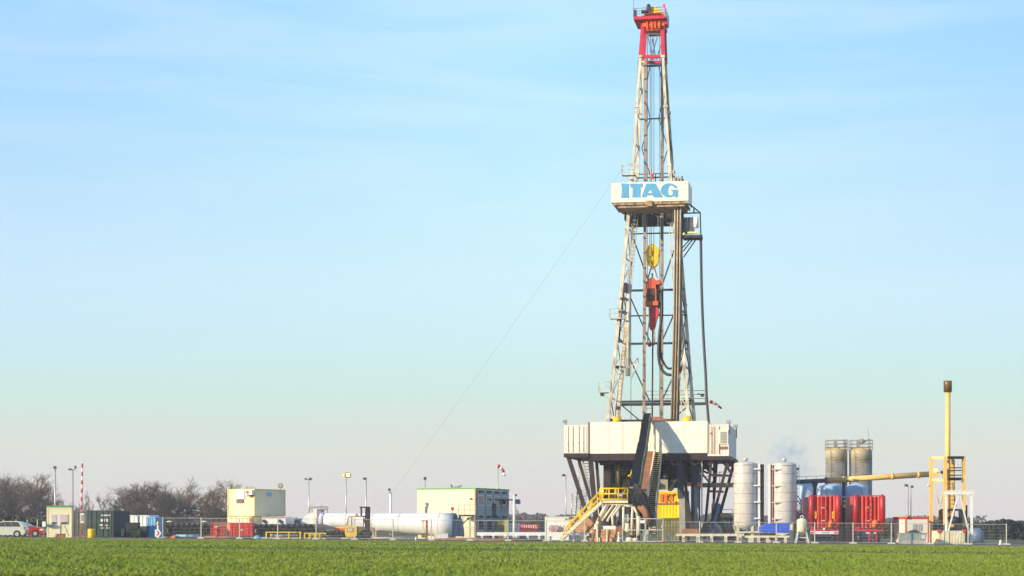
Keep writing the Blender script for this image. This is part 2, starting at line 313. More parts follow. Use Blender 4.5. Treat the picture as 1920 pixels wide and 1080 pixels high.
TREES = [  # centre px, top py, depth, proto, width factor, label
    (-14, 903, 395, 0, 1.1, 'bare tree cut by the left edge of the photo'), (22, 899, 400, 2, 1.25, 'dense broad dark tree behind the silver car'),
    (58, 897, 392, 0, 1.25, 'tallest rounded bare tree behind the parked cars'), (72, 925, 380, 2, .9, 'low dark tree just left of the guard cabin'), (4, 935, 385, 2, 1.2, 'low dark bushy tree behind the silver car bonnet'), (98, 944, 410, 1, .8, 'small bare tree behind the guard cabin roof'),
    (117, 938, 430, 1, .7, 'thin bare tree between guard cabin and twin lamp mast'), (140, 948, 430, 3, .8, 'low bare tree behind the twin lamp mast'),
    (165, 927, 420, 1, .55, 'spindly bare tree behind the dark green containers'), (192, 930, 420, 3, .6, 'narrow dark bare tree above the dark green container'),
    (210, 956, 450, 1, .9, 'short far bare tree in the gap between the two groves'), (150, 958, 450, 2, 1.0, 'low dark shrubby tree behind the barrier pole'),
    (246, 920, 400, 2, .9, 'dark bare tree at the outer end of the middle grove'), (270, 909, 395, 0, 1.3, 'wide rounded bare tree behind the white tents'),
    (300, 911, 400, 2, 1.3, 'dense dark tree in the middle of the grove'), (325, 930, 385, 2, 1.1, 'low dark evergreen looking tree left of the tall open tree'),
    (350, 903, 390, 1, 1.2, 'tall open branched bare tree between grove and container'), (378, 918, 400, 3, 1.1, 'slender bare tree left of the cream container'),
    (402, 908, 385, 1, 1.1, 'open bare tree just beside the cream container'), (428, 907, 395, 0, 1.1, 'bare tree half hidden by the cream container'), (400, 950, 380, 2, .9, 'low dark tree at the foot of the cream container'),
    (970, 950, 560, 1, 1.0, 'lone bare tree right of the windsock pole'), (226, 962, 450, 2, 1.2, 'low dark thicket tree beside the white tents'), (262, 950, 380, 2, 1.2, 'low dark tree directly over the white tents')]
pm = {}
for px, py, D, k, wf, lab in TREES:
    tr, cw, tm = protos[k]; X = (px - 960) / FPX * D; hh = CAMZ + (HOR - py) / FPX * D
    root = bpy.data.objects.new('bare_tree', None); COL.objects.link(root); tag(root, lab, 'tree', 'bare winter trees behind the site')
    if k not in pm: pm[k] = (make('trunk', tr, bark), make('crown', cw, tm)); t_, c_ = pm[k]
    else: t_, c_ = pm[k][0].copy(), pm[k][1].copy(); COL.objects.link(t_); COL.objects.link(c_)
    t_.parent = root; c_.parent = root; s = hh / 11
    root.location = (X, D, gz(X) - .1); root.scale = (s * wf, s * wf, s); root.rotation_euler = (0, 0, random.uniform(0, 6.28))
# far woods, one mass each
def wood(name, px0, px1, py, D, material, dens=26, rag=.35, dep=30, size=1.0):
    m = Mesh(); x0 = (px0 - 960) / FPX * D; x1 = (px1 - 960) / FPX * D; H = CAMZ + (HOR - py) / FPX * D
    n = int((x1 - x0) * dens)
    for i in range(n):
        x = random.uniform(x0, x1); y = D + random.uniform(0, dep); top = H * (1 - rag * (.5 + .5 * math.sin(x * .23 + 1.7 * math.sin(x * .11)) * math.cos(x * .57)))
        z = random.random() ** .8 * top; s = random.uniform(.2, .7) * size
        p = Vector((x, y, z)); a = random.uniform(0, 6.28); b = Vector((math.cos(a), math.sin(a), random.uniform(-.5, .5))) * s; c = Vector((random.uniform(-.4, .4), random.uniform(-.4, .4), 1)) * s
        m.add([p - b, p + b * .8, p + c], [(0, 1, 2)])
    o = make(name, m, material); return tag(o, kind='stuff')
fw = mat('far_wood_twigs', (.09, .08, .075), .9, var=.3, scale=.1); fg = mat('far_evergreen', (.035, .055, .05), .9, var=.4, scale=.1)
wood('far_wood', 930, 1560, 962, 800, fw, 90, .3, size=1.4); wood('far_wood', -60, 430, 964, 500, fw, 110, .4, dep=20, size=1.1); wood('far_wood', 430, 930, 969, 700, fw, 80, .4, dep=20, size=1.2); wood('far_wood', 1560, 1850, 968, 800, fw, 90, .3, size=1.4)
hg = mat('hedge_twigs', (.07, .07, .045), .9, var=.4, scale=.3)
for a_, b_2, t_2, D_, m_ in ((-40, 100, 966, 226, hg), (200, 300, 978, 226, hg), (930, 1060, 974, 300, hg), (1640, 1850, 976, 240, hg), (1812, 1990, 973, 214, fg)):
    wood('undergrowth', a_, b_2, t_2, D_, m_, 420 if D_ < 230 else 300, .28 if D_ > 214 else .35, dep=5, size=.42)

# ================================================================== the drilling rig
G = Frame(1222, 200, 10); q = G.q
rig = Thing('drilling_rig', 'tall drilling rig with white mast, red crown and white walled drill floor', 'drilling rig', G, 0, 6, z=G.g(0, 6))
def leg_pts(front):
    left = [(846, 1133), (785, 1140), (700, 1150), (560, 1164), (430, 1176), (310, 1187), (200, 1194), (106, 1201)]
    right = [(846, 1297), (785, 1291), (700, 1284), (560, 1275), (430, 1266), (310, 1255), (200, 1248), (106, 1243)]
    out = []
    for lst in (left, right):
        p = []
        for py, px in lst:
            t = (846 - py) / (846 - 106); vf = 2.4 + t * 2.7; vb = 10.4 - t * 2.7
            u, _, z = q(px, py, vf); p.append(Vector((u, vb if not front else vf, z)))
        out.append(p)
    return out
FL, FR = leg_pts(True); BL, BR = leg_pts(False)
def at_z(pts, z):
    for a, b in zip(pts[:-1], pts[1:]):
        if a.z <= z <= b.z: return a.lerp(b, (z - a.z) / (b.z - a.z))
    return pts[0] if z < pts[0].z else pts[-1]
Z = lambda py: q(1222, py, 6)[2]
for nm, P in (('front_leg', FL), ('front_leg', FR), ('rear_leg', BL), ('rear_leg', BR)):
    m = Mesh()
    for a, b in zip(P[:-1], P[1:]): wl = .34 if a.z < Z(430) else .27; m.beam(a, b, wl, wl)
    for p in P[1:]: m.box(p.x - .22, p.x + .22, p.y - .22, p.y + .22, p.z - .12, p.z + .12)
    lg = rig.add(nm, m, legw)
    if P is FL or P is FR:                       # diagonal web of the lattice leg on its inner side
        s = 1 if P is FL else -1; w = Mesh(); ofs = Vector((s * .62, .1, 0)); z = P[0].z; k = 0
        w.tube([p + ofs for p in P if p.z < Z(385)], .05, 5)
        while z < Z(400):
            a = at_z(P, z) + (ofs if k % 2 else Vector((0, 0, 0))); b = at_z(P, z + 1.1) + (Vector((0, 0, 0)) if k % 2 else ofs); w.beam(a, b, .06); z += 1.1; k += 1
        rig.add('leg_lattice', w, legw, parent=lg)
levels = [Z(y) for y in (748, 638, 585, 537, 430, 325, 215, 116)]
m = Mesh()
for i, z in enumerate(levels): m.beam(at_z(BL, z), at_z(BR, z), .22 if i in (0, 1, 3, 7) else .13)
rig.add('rear_girt', m, dark, split=True)  # rear girts carry their shade in the dark colour
m = Mesh()
for za, zb in ((Z(800), Z(748)), (Z(748), Z(638)), (Z(638), Z(537)), (Z(537), Z(430)), (Z(325), Z(215)), (Z(215), Z(116))):
    l0, r0, l1, r1 = at_z(BL, za), at_z(BR, za), at_z(BL, zb), at_z(BR, zb); mid = (l1 + r1) / 2; md = (l0 + r0) / 2
    if za < Z(430): m.beam(l0.lerp(l1, .96), l0.lerp(r0, .42), .13); m.beam(r0.lerp(r1, .96), r0.lerp(l0, .42), .13)
    else:
        for a, b in ((l0, .15), (r0, -.15)):
            e = (l0 if a is l0 else r0).lerp(l1 if a is l0 else r1, .5) + Vector((.35 if a is l0 else -.35, 0, 0)); m.beam(md + Vector((-b * 3, 0, 0)), e, .09); m.beam(e, mid + Vector((-b * 3, 0, 0)), .09)
rig.add('rear_brace', m, dark, split=True)
for A, B in ((FL, BL), (FR, BR)):
    m = Mesh(); zs = [Z(y) for y in (800, 748, 690, 638, 585, 537, 485, 430, 375, 325, 270, 215, 163, 116)]
    for i, (z0, z1) in enumerate(zip(zs[:-1], zs[1:])):
        m.beam(at_z(A, z1), at_z(B, z1), .12); m.beam(at_z(A if i % 2 else B, z0), at_z(B if i % 2 else A, z1), .10)
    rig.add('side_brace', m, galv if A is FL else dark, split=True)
for px0, px1, r, mt in ((1211, 1207, .15, rusty), (1242, 1240.5, .15, rusty)):   # guide rails of the top drive
    m = Mesh(); m.beam(q(px1, 848, 9.0), q(px0, 108, 7.0), .30, .30); rig.add('guide_rail', m, mt)
# red top section and crown
RL = [Vector(q(1201, 106, 5.1)), Vector(q(1207, 30, 5.3))]; RR = [Vector(q(1243.5, 106, 5.1)), Vector(q(1241.5, 30, 5.3))]
m = Mesh()
for a, b in (RL, RR):
    m.beam(a, b, .38); m.beam(Vector((a.x, 7.7, a.z)), Vector((b.x, 7.5, b.z)), .36)
    m.beam(Vector((a.x, 5.1, a.z)), Vector((b.x, 7.5, b.z)), .1)
m.beam(RL[0], RR[0], .3); m.beam(Vector((RL[0].x, 7.7, RL[0].z)), Vector((RR[0].x, 7.7, RR[0].z)), .3); m.box(RL[0].x + 1.0, RR[0].x - 1.0, 5.0, 5.2, RL[0].z - .35, RL[0].z)
rig.add('crown_section', m, crim)
m = Mesh(); c_ = (RL[0] + RR[0]) / 2
for s in (-1, 1):
    t = Vector(q(1224 + s * 10, 64, 5.3)); m.beam((c_.x, 5.3, c_.z + .2), t, .1); m.beam((c_.x + .2, 7.5, c_.z + .2), (t.x + .3, 7.5, t.z), .1)
m.beam(q(1212, 64, 5.3), q(1240, 64, 5.3), .1)
rig.add('crown_brace', m, navy, split=True)
cb = Mesh(); a = q(1204, 50, 4.9); b = q(1246, 32, 4.9); cb.box(a[0], b[0], 4.9, 8.0, a[2], b[2]); 
for i, px in enumerate((1213, 1222, 1228, 1236)): u = q(px, 40, 4.8)[0]; cb.box(u - .09, u + .09, 4.72, 4.9, a[2] - .25, b[2])
u0, u1 = q(1212, 50, 5)[0], q(1236, 50, 5)[0]; cb.box(u0, u1, 5.0, 7.6, a[2] - .4, a[2] - .01)
crown = rig.add('crown_block', cb, mat('crown_orange', (.78, .12, .01), .45, var=.1, dirt=.3, dirtcol=(.25, .03, .02)))
m = Mesh(); cu = q(1226, 24, 6)[0]; cz = q(1226, 29, 6)[2]; seg = [(cu + .72 * math.cos(t), cz + .72 * math.sin(t)) for t in np.linspace(0, math.pi, 14)]
m.poly(seg, 5.2, 7.4); m.box(cu - .95, cu - .72, 5.3, 7.2, cz - .05, cz + .25); m.box(cu + .74, cu + .97, 5.3, 7.2, cz - .05, cz + .25)
rig.add('sheave', m, yellow, parent=crown)
m = Mesh(); m.ball((q(1216, 15, 5)[0], 5.0, q(1216, 15, 5)[2]), .3, (.8, .8, 1.5)); m.box(cu - 1.2, cu - .6, 4.9, 5.3, cz + .1, cz + .35); rig.add('hoist_motor', m, maroon, parent=crown)
m = Mesh(); w0 = q(1188, 31, 4.3); w1 = q(1247, 34, 4.3); m.box(w0[0], w1[0], 4.3, 8.4, w1[2], w0[2]); m.beam(q(1188, 31, 4.6), q(1203, 46, 5.0), .1); m.beam(q(1192, 35, 4.6), q(1204, 35, 4.6), .12)
m.box(q(1244, 30, 4.5)[0], q(1250, 30, 4.5)[0], 4.8, 6.0, w1[2] - .5, w1[2] + .2)
rig.add('crown_walkway', m, crim)
m = Mesh(); z_ = w0[2]; c4 = [(w0[0], 4.35, z_), (w1[0], 4.35, z_), (w1[0], 8.3, z_), (w0[0], 8.3, z_), (w0[0], 4.35, z_)]
m.rail(c4, .85, .03, (1.0, .66, .33)); m.tube([(w0[0], 4.4, z_), (w0[0], 4.4, z_ + 1.9)], .025, 5); m.box(w0[0] - .02, w0[0] + .32, 4.5, 4.6, z_, z_ + .75)
rig.add('crown_railing', m, mat('violet_grey', (.13, .10, .16), .5))
for px, py in ((1245, 10),): m = Mesh(); c = q(px, py, 4.4); m.ball(c, .17, (1, 1, 1.2)); m.tube([c, (c[0], c[1], z_)], .04, 5); rig.add('beacon', m, redglow)
# monkey board with the company sign
a = q(1146, 380, .9); b = q(1290.5, 339, .9); vb_ = 3.3
m = Mesh(); m.box(a[0], b[0], .9, 1.02, a[2], b[2]); m.box(a[0], a[0] + .1, 1.02, vb_, a[2], b[2]); m.box(b[0] - .1, b[0], 1.02, vb_ + 2.2, a[2], b[2])
sign = rig.add('sign_board', m, mat('sign_cream', (.84, .80, .66), .45, var=.03, dirt=.12, dirtcol=(.5, .4, .3)))
S_ = 7.715; O_ = (1130, 310)
def crop4(pts): return [(lambda p: (p[0], p[2]))(q(O_[0] + x / S_, O_[1] + y / S_, .86)) for x, y in pts]
for nm, shapes in (('letter', [[(265, 262), (382, 262), (382, 282), (376, 300), (376, 430), (382, 448), (382, 468), (265, 468), (265, 448), (272, 430), (272, 300), (265, 282)]]),
                   ('letter', [[(398, 262), (575, 262), (575, 318), (560, 322), (545, 300), (545, 440), (550, 462), (424, 462), (430, 440), (430, 300), (415, 322), (398, 318)]]),
                   ('letter', [[(560, 462), (628, 262), (690, 262), (683, 350), (650, 400), (683, 400), (683, 432), (640, 432), (625, 462)], [(690, 262), (765, 262), (868, 462), (736, 462), (722, 432), (683, 432), (683, 400), (715, 400), (683, 350)]]),
                   ('letter', [[(1085, 325), (1062, 292), (1010, 264), (960, 257), (905, 266), (860, 297), (838, 345), (838, 380), (858, 420), (900, 452), (955, 464), (1000, 456), (1035, 440), (1040, 460), (1088, 460), (1088, 350), (990, 350), (988, 372), (1012, 376), (1012, 408), (990, 430), (962, 430), (945, 402), (942, 345), (957, 302), (985, 290), (1020, 302), (1035, 327)]])):
    m = Mesh()
    for sh in shapes: m.poly(crop4(sh), .86, .899)
    rig.add(nm, m, lett, parent=sign)
m = Mesh(); a2 = q(1150, 385, 1.0); m.box(a2[0], b[0] - .2, 1.0, vb_ + 2.5, a2[2], a[2] - .004)
a3 = q(1158, 390, 1.2); m.box(a3[0], q(1283, 386, 1.2)[0], 1.2, vb_ + 2, a3[2], a2[2] - .004)
for i in range(9): u = a[0] + .5 + i * .93; m.box(u - .03, u + .03, .93, 1.0, a2[2], a[2] - .005)
m.box(q(1211, 386, .9)[0], q(1223, 386, .9)[0], .8, 1.0, a3[2] + .05, a[2] + .1)
rig.add('monkey_board', m, mat('board_edge', (.34, .22, .14), .6, var=.4, dirt=.6, dirtcol=(.7, .6, .35)))
m = Mesh(); c = q(1182, 427, 9.6); d = q(1262, 385, 9.6)
pts = []; n = 60
for i in range(n + 1): u = c[0] + (d[0] - c[0]) * i / n; pts.append((u, 9.3 + (.07 if i % 2 else 0)))
m.plan(pts + [(p[0], p[1] + .05) for p in reversed(pts)], c[2], d[2]); m.box(c[0], c[0] + .08, 4, 9.3, c[2], d[2])
rig.add('rear_windwall', m, mat('windwall_grey', (.045, .05, .055), .5, var=.5, dirt=.4, dirtcol=(.14, .12, .1)))
m = Mesh()
for px, py, w in ((1185, 421, 12), (1250, 419, 12), (1258, 423, 7)): p = q(px, py, 8.4); m.box(p[0], p[0] + w / 18.5, 8.3, 8.5, p[2] - .08, p[2] + .08)
p = q(1232, 406, 8.5)
for i in range(2): m.box(p[0] + i * .25, p[0] + i * .25 + .17, 8.5, 8.7, p[2] - 1, p[2])
p = q(1207, 402, 8.0); m.plan([(p[0] - .2, 8), (p[0] + .2, 8), (p[0] + .2, 8.2), (p[0] - .2, 8.2)], p[2] - 1.2, p[2])
rig.add('racking_finger', m, pale, split=True)
m = Mesh(); zr = Z(335); m.rail([(at_z(FL, zr).x, 8.8, zr), (at_z(FR, zr).x, 8.8, zr)], 1, .05, (1, .1)); m.box(at_z(FL, zr).x, at_z(FR, zr).x, 8.6, 8.8, zr - .2, zr); rig.add('board_railing', m, dark)
m = Mesh(); p = q(1220, 342, 1.2); m.tube([p, (p[0], p[1], p[2] + 1.6)], .04, 5); rig.add('flag_pole', m, pale)
m = Mesh(); m.add([(p[0], p[1] - .03, p[2] + 1.5), (p[0] + .25, p[1] - .03, p[2] + .5), (p[0] + .1, p[1] - .03, p[2] + .4), (p[0], p[1] + .03, p[2] + .3), (p[0], p[1], p[2] + 1.9)], [(0, 1, 2, 3), (0, 3, 4)]); m.box(p[0], p[0] + .28, 1.19, 1.23, p[2] + .35, p[2] + .9)
rig.add('flag', m, red)
# platforms and ladders on the left leg
for py, px in ((328, 1183), (597, 1160), (735, 1140)):
    m = Mesh(); p = Vector(q(px, py, 3.0)); m.box(p.x - .9, p.x + .5, 2.6, 3.6, p.z - .06, p.z); m.rail([(p.x + .3, 2.6, p.z), (p.x - .9, 2.6, p.z), (p.x - .9, 3.6, p.z)], 1.0, .025, (1, .5)); m.beam((p.x - .8, 3, p.z - .05), (p.x + .2, 3, p.z - .8), .06)
    rig.add('leg_platform', m, legw)
m = Mesh(); m.ladder(at_z(FL, Z(785)) + Vector((.95, .2, 0)), at_z(FL, Z(345)) + Vector((.75, .2, 0)), .45, .035, .4)
rig.add('mast_ladder', m, galv)
m = Mesh(); m.tube([q(1177, 705, 3.5), q(1179, 532, 3.5)], .24, 10); m.tube([q(1186, 680, 3.5), q(1196, 672, 3.2), q(1197, 680, 3.2), q(1184, 708, 3.5)], .07, 6); m.tube([q(1182, 688, 3.5), q(1195, 678, 3.4)], .05, 5)
m.box(*[x for pr in zip(q(1157, 690, 3.4), q(1180, 686, 3.4)) for x in pr][:2], 3.3, 3.6, q(1157, 690, 3.4)[2], q(1157, 686, 3.4)[2]); m.box(q(1160, 0, 3.4)[0], q(1180, 0, 3.4)[0], 3.3, 3.6, q(1157, 640, 3.4)[2], q(1157, 636, 3.4)[2])
rig.add('standpipe', m, legw)
m = Mesh(); m.tube([q(1160, 640, 3.2), q(1168, 560, 3.2), q(1171, 532, 3.2)], .10, 6)
for y in (585, 640, 688, 560): p = q(1168 - (y - 560) * .1, y, 3.2); m.box(p[0] - .25, p[0] + .3, 3.0, 3.4, p[2] - .12, p[2] + .12)
m.box(q(1170, 540, 3)[0], q(1175, 540, 3)[0], 3, 3.5, q(1170, 548, 3)[2], q(1170, 530, 3)[2])
rig.add('cable_tray', m, maroon)
# gangway across the mast base
m = Mesh(); zb = Z(750); m.box(at_z(BL, zb).x, at_z(BR, zb).x + 1.4, 10.6, 11.6, zb - .25, zb); m.rail([(q(1208, 0, 10.7)[0], 10.65, zb), (at_z(BR, zb).x + 1.3, 10.65, zb), (at_z(BR, zb).x + 1.3, 11.5, zb)], 1.25, .035, (1, .66, .33)); rig.add('base_gangway', m, rusty)
m = Mesh(); m.rail([(q(1212, 0, 9)[0], 9, Z(792)), (q(1222, 0, 9)[0], 9, Z(792))], 2.2, .03, (1, .75, .5, .25)); rig.add('stair_cage', m, galv)
for px, py in ((1129, 740), (1317, 741), (1159, 765), (1148, 788)):
    m = Mesh(); c = q(px, py, 3 if px < 1200 else 8); d = 12 if px == 1129 else -10 if px == 1317 else 0; m.box(c[0] - .17, c[0] + .17, c[1] - .2, c[1] + .2, c[2] - .15, c[2] + .15); m.tube([(c[0], c[1], c[2] + .1), (c[0] + d / 18.5, c[1], c[2] + .18)] if d else [c, (c[0], c[1], c[2] - 1.3)], .04, 5); rig.add('floodlight', m, dark)
# ropes between crown and travelling block
m = Mesh()
for px in (1219.5, 1222.5, 1226): m.tube([q(px, 50, 6.0), q(px - (1 if px < 1223 else 0), 460, 6.0)], .028, 4)
for px, py in ((1237, 790), (1214, 560), (1183, 790)): m.tube([q(min(px, 1238), 50 if px > 1200 else 330, 7.2), q(px, py, 7.2)], .03, 4)
m.tube([q(1197, 112, 6), q(1188, 300, 6), q(1187, 330, 6)], .03, 4); m.tube([q(1187, 400, 5), q(1180, 520, 5), q(1178, 700, 5)], .04, 4)
rig.add('wire_rope', m, navy, split=True)
# winches and kit on the floor edge
for px in (1157, 1289): m = Mesh(); c = q(px, 788, 1.2); m.tube([(c[0] - .4, 1.2, c[2]), (c[0] + .4, 1.2, c[2])], .38, 12); rig.add('winch', m, yellow)
m = Mesh(); p0 = q(1150, 796, 1.5); p1 = q(1260, 786, 1.5); m.box(p0[0], p1[0], 1.4, 2.0, p0[2], p1[2]); rig.add('floor_beam', m, maroon)
m = Mesh(); p0 = q(1224, 792, 1.2); m.box(p0[0], p0[0] + .8, 1.0, 1.8, p0[2] - .2, p0[2] + .55); m.tube([(p0[0], .9, p0[2] + .3), (p0[0] + 2.2, .9, p0[2] + .15)], .15, 8); rig.add('iron_roughneck', m, brown)

# the working floor: two long containers and the wind wall between them
FB = q(1103, 850, 0); FT = q(1103, 790, 0)
def container_mesh(u0, u1, v0, v1, z0, z1, amp=.045, pitch=.28):
    pts = []
    def run(a, b, fixed, ax, out):
        n = max(2, int(abs(b - a) / pitch)); 
        for i in range(n):
            t0 = a + (b - a) * i / n; d = (b - a) / n
            for f, o in ((.0, 0), (.15, amp), (.5, amp), (.65, 0)):
                pts.append((t0 + d * f, fixed + out * -o) if ax == 0 else (fixed + out * -o, t0 + d * f))
    run(u0, u1, v0, 0, -1); run(v0, v1, u1, 1, 1); run(u1, u0, v1, 0, 1); run(v1, v0, u0, 1, -1)
    return Mesh().plan(pts, z0, z1)
def frame_mesh(u0, u1, v0, v1, z0, z1, w=.13, e=.025):
    m = Mesh(); u0 -= e; u1 += e; v0 -= e; v1 += e
    for a in (u0, u1 - w):
        for b in (v0, v1 - w): m.box(a, a + w, b, b + w, z0, z1)
    for zz in (z0 - .003, z1 - w + .003):
        for b in (v0 + .003, v1 - w - .003): m.box(u0 + w, u1 - w, b, b + w, zz, zz + w)
        for a in (u0 + .003, u1 - w - .003): m.box(a, a + w, v0 + w, v1 - w, zz, zz + w)
    return m
def doors(t, parent, u0, u1, v, z0, z1, material, bars=maroon):
    mid = (u0 + u1) / 2
    for a, b in ((u0 + .14, mid - .01), (mid + .01, u1 - .14)):
        d = t.add('door', Mesh().box(a, b, v - .07, v - .035, z0 + .14, z1 - .14), material, parent=parent); mm = Mesh()
        for f in (.28, .72): x = a + (b - a) * f; mm.tube([(x, v - .1, z0 + .1), (x, v - .1, z1 - .1)], .028, 6); mm.box(x - .12, x + .02, v - .12, v - .08, z0 + 1.0, z0 + 1.06)
        t.add('locking_bar', mm, bars, parent=parent)
lc0 = q(1058, 850, 0); lc1 = q(1103, 797, 0)
b_ = rig.add('left_container', container_mesh(lc0[0], lc1[0] - .02, 0, 12.2, lc0[2], lc1[2]), white); rig.add('frame', frame_mesh(lc0[0], lc1[0] - .02, 0, 12.2, lc0[2], lc1[2]), white, parent=b_); doors(rig, b_, lc0[0], lc1[0] - .02, 0, lc0[2], lc1[2], white, rusty)
rc0 = q(1327, 855, 0); rc1 = q(1366, 796, 0)
b_ = rig.add('right_container', container_mesh(rc0[0] + .02, rc1[0], 0, 12.2, rc0[2], rc1[2]), white); rig.add('frame', frame_mesh(rc0[0] + .02, rc1[0], 0, 12.2, rc0[2], rc1[2]), white, parent=b_)
m = Mesh(); w0 = q(1348, 833, -.1); w1 = q(1365, 806, -.1); m.box(w0[0], w1[0], -.09, -.03, w0[2], w1[2]); wf = rig.add('window', m, white, parent=b_)
m = Mesh(); w0 = q(1350.5, 831, -.1); w1 = q(1362.5, 808.5, -.1)
for i in range(8): z = w0[2] + (w1[2] - w0[2]) * i / 8; m.box(w0[0], w1[0], -.13, -.092, z, z + .11)
rig.add('louvre', m, grey, parent=b_)
m = Mesh(); w0 = q(1349, 840, -.1); m.box(w0[0], w0[0] + .8, -.1, -.04, w0[2] - .1, w0[2] + .15); m.box(q(1331, 813, -.1)[0], q(1334, 813, -.1)[0], -.1, -.03, q(1331, 814, 0)[2], q(1331, 811, 0)[2])
for px in (1334.5, 1339, 1347.5): u = q(px, 0, -.06)[0]; m.box(u, u + .05, -.075, -.03, rc0[2] + .2, rc1[2] - .2)
rig.add('vent', m, brown, parent=b_)
z0, z1 = q(1200, 850, 0)[2], q(1200, 790.5, 0)[2]
xs = [1103, 1143, 1168, 1202.5, 1226, 1283, 1327]
m = Mesh()
for i, (a, b) in enumerate(zip(xs[:-1], xs[1:])): ua, ub = q(a, 0, 0)[0], q(b, 0, 0)[0]; m.box(ua + .015, ub - .015, (.02 if i % 2 else .05), .16, z0, z1 - (.0 if a > 1103 else .0))
m.box(q(1103, 0, 0)[0], q(1327, 0, 0)[0], .17, .3, z0 + .01, z1 - .1)
for a in (1103, 1326): u = q(a, 0, 0)[0]; m.box(u + .02, u + .12, .3, 12, z0 + .02, z1 - .12)
rig.add('windwall', m, mat('windwall_white', (.82, .79, .68), .45, var=.05, dirt=.3, dirtcol=(.62, .48, .3)))
m = Mesh()
for px in (1202.5, 1226, 1327, 1103): u = q(px, 0, 0)[0]; m.box(u - .045, u + .045, -.08, .02, z0 - .05, z1 + .03)
rig.add('wall_post', m, mat('post_rust', (.42, .24, .14), .6, dirt=.4))
m = Mesh(); u0 = lc0[0] - .05; u1 = rc1[0] + .1; m.box(u0, q(1104, 0, 0)[0], -.12, 12.5, lc0[2] - .40, lc0[2] - .004); m.box(q(1104, 0, 0)[0], q(1328, 0, 0)[0], .1, 12.4, lc0[2] - .75, z0 - .005); m.box(q(1328, 0, 0)[0], u1 + .1, -.12, 12.5, rc0[2] - .42, rc0[2] - .004)
m.box(lc1[0], rc0[0], .3, 12, z0 + .0, z0 + .08)
rig.add('floor_deck', m, maroon)
for px, py in ((1059, 788), (1366, 789), (1379, 797)):
    m = Mesh(); c = q(px, py + 3, .1 if px < 1370 else 4); m.box(c[0] - .22, c[0] + .22, c[1] - .2, c[1] + .2, c[2] - .1, c[2] + .2); m.tube([(c[0] + .1, c[1], c[2] - .1), (c[0] + .1, c[1], c[2] - 1.2)], .06, 6); rig.add('floodlight', m, grey)
# substructure legs: (top px, py) -> (bottom px, py), v, width
legs = [((1066, 858), (1112, 1000), 0.4, .40, maroon), ((1084, 858), (1118, 975), 6, .30, maroon), ((1107, 858), (1120, 1002), 0.5, .46, maroon), ((1118, 858), (1128, 985), 7, .3, maroon), ((1092, 858), (1108, 940), 11, .14, galv),
        ((1280, 872), (1298, 1000), 1.0, .30, maroon), ((1334, 858), (1321, 1000), .6, .26, maroon), ((1339, 858), (1338, 935), 9, .2, maroon), ((1366, 860), (1329, 1000), .6, .28, maroon), ((1344, 862), (1334, 1000), 8, .26, maroon), ((1378, 862), (1340, 1000), 9, .30, maroon), ((1350, 858), (1372, 888), 2, .26, maroon), ((1378, 862), (1362, 880), 3, .16, maroon)]
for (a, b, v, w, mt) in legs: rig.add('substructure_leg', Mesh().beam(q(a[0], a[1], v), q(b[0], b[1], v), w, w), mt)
m = Mesh()
for a, b, v in (((1330, 890), (1367, 892), .7), ((1327, 921), (1357, 922), .7), ((1334, 905), (1340, 905), 5), ((1360, 862), (1376, 878), 6), ((1368, 860), (1374, 868), 5), ((1366, 872), (1378, 862), 6)): m.beam(q(*a, v), q(*b, v), .22)
rig.add('leg_brace', m, maroon, split=True)
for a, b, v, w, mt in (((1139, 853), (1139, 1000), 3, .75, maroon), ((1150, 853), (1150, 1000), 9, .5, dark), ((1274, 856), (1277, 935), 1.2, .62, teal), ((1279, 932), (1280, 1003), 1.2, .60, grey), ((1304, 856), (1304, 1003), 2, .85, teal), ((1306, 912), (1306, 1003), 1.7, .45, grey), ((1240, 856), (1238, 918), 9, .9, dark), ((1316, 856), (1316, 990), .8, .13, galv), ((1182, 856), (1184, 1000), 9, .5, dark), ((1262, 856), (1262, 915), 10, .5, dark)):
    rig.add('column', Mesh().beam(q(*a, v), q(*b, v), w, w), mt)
m = Mesh()                                      # lattice under the floor and bracing
rnd = random.Random(3)
for i in range(60):
    px = rnd.uniform(1150, 1325); v = rnd.uniform(2, 11); y0 = rnd.uniform(858, 880); m.beam(q(px, y0, v), q(px + rnd.uniform(-30, 30), y0 + rnd.uniform(2, 26), v + rnd.uniform(-1, 1)), rnd.uniform(.12, .4))
for a, b, v in (((1126, 868), (1325, 868), 2), ((1150, 880), (1320, 876), 8), ((1136, 862), (1200, 885), 4), ((1320, 862), (1262, 905), 3), ((1262, 862), (1322, 912), 6), ((1243, 960), (1262, 908), 3), ((1254, 915), (1272, 975), 2), ((1296, 1000), (1318, 880), 10), ((1190, 1000), (1150, 920), 10), ((1150, 1000), (1186, 925), 10)): m.beam(q(*a, v), q(*b, v), .26)
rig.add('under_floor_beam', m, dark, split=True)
m = Mesh()                                      # machinery hanging below the floor
for px0, px1, py0, py1, v in ((1156, 1166, 866, 925, 4), (1150, 1178, 880, 884, 3.5), (1144, 1147, 878, 920, 3), (1192, 1202, 858, 880, 5), (1246, 1270, 872, 915, 6), (1166, 1196, 862, 878, 6), (1284, 1300, 866, 900, 7), (1124, 1131, 862, 872, 2), (1210, 1245, 856, 890, 9), (1280, 1325, 856, 880, 9), (1150, 1215, 856, 868, 10), (1168, 1180, 868, 930, 9), (1300, 1312, 880, 990, 9), (1196, 1228, 930, 1000, 10), (1243, 1268, 858, 905, 8), (1284, 1300, 858, 905, 9), (1250, 1262, 905, 918, 7), (1160, 1180, 930, 985, 8), (1186, 1194, 868, 912, 7)):
    a = q(px0, py1, v); b = q(px1, py0, v); m.box(a[0], b[0], v, v + .8, a[2], b[2])
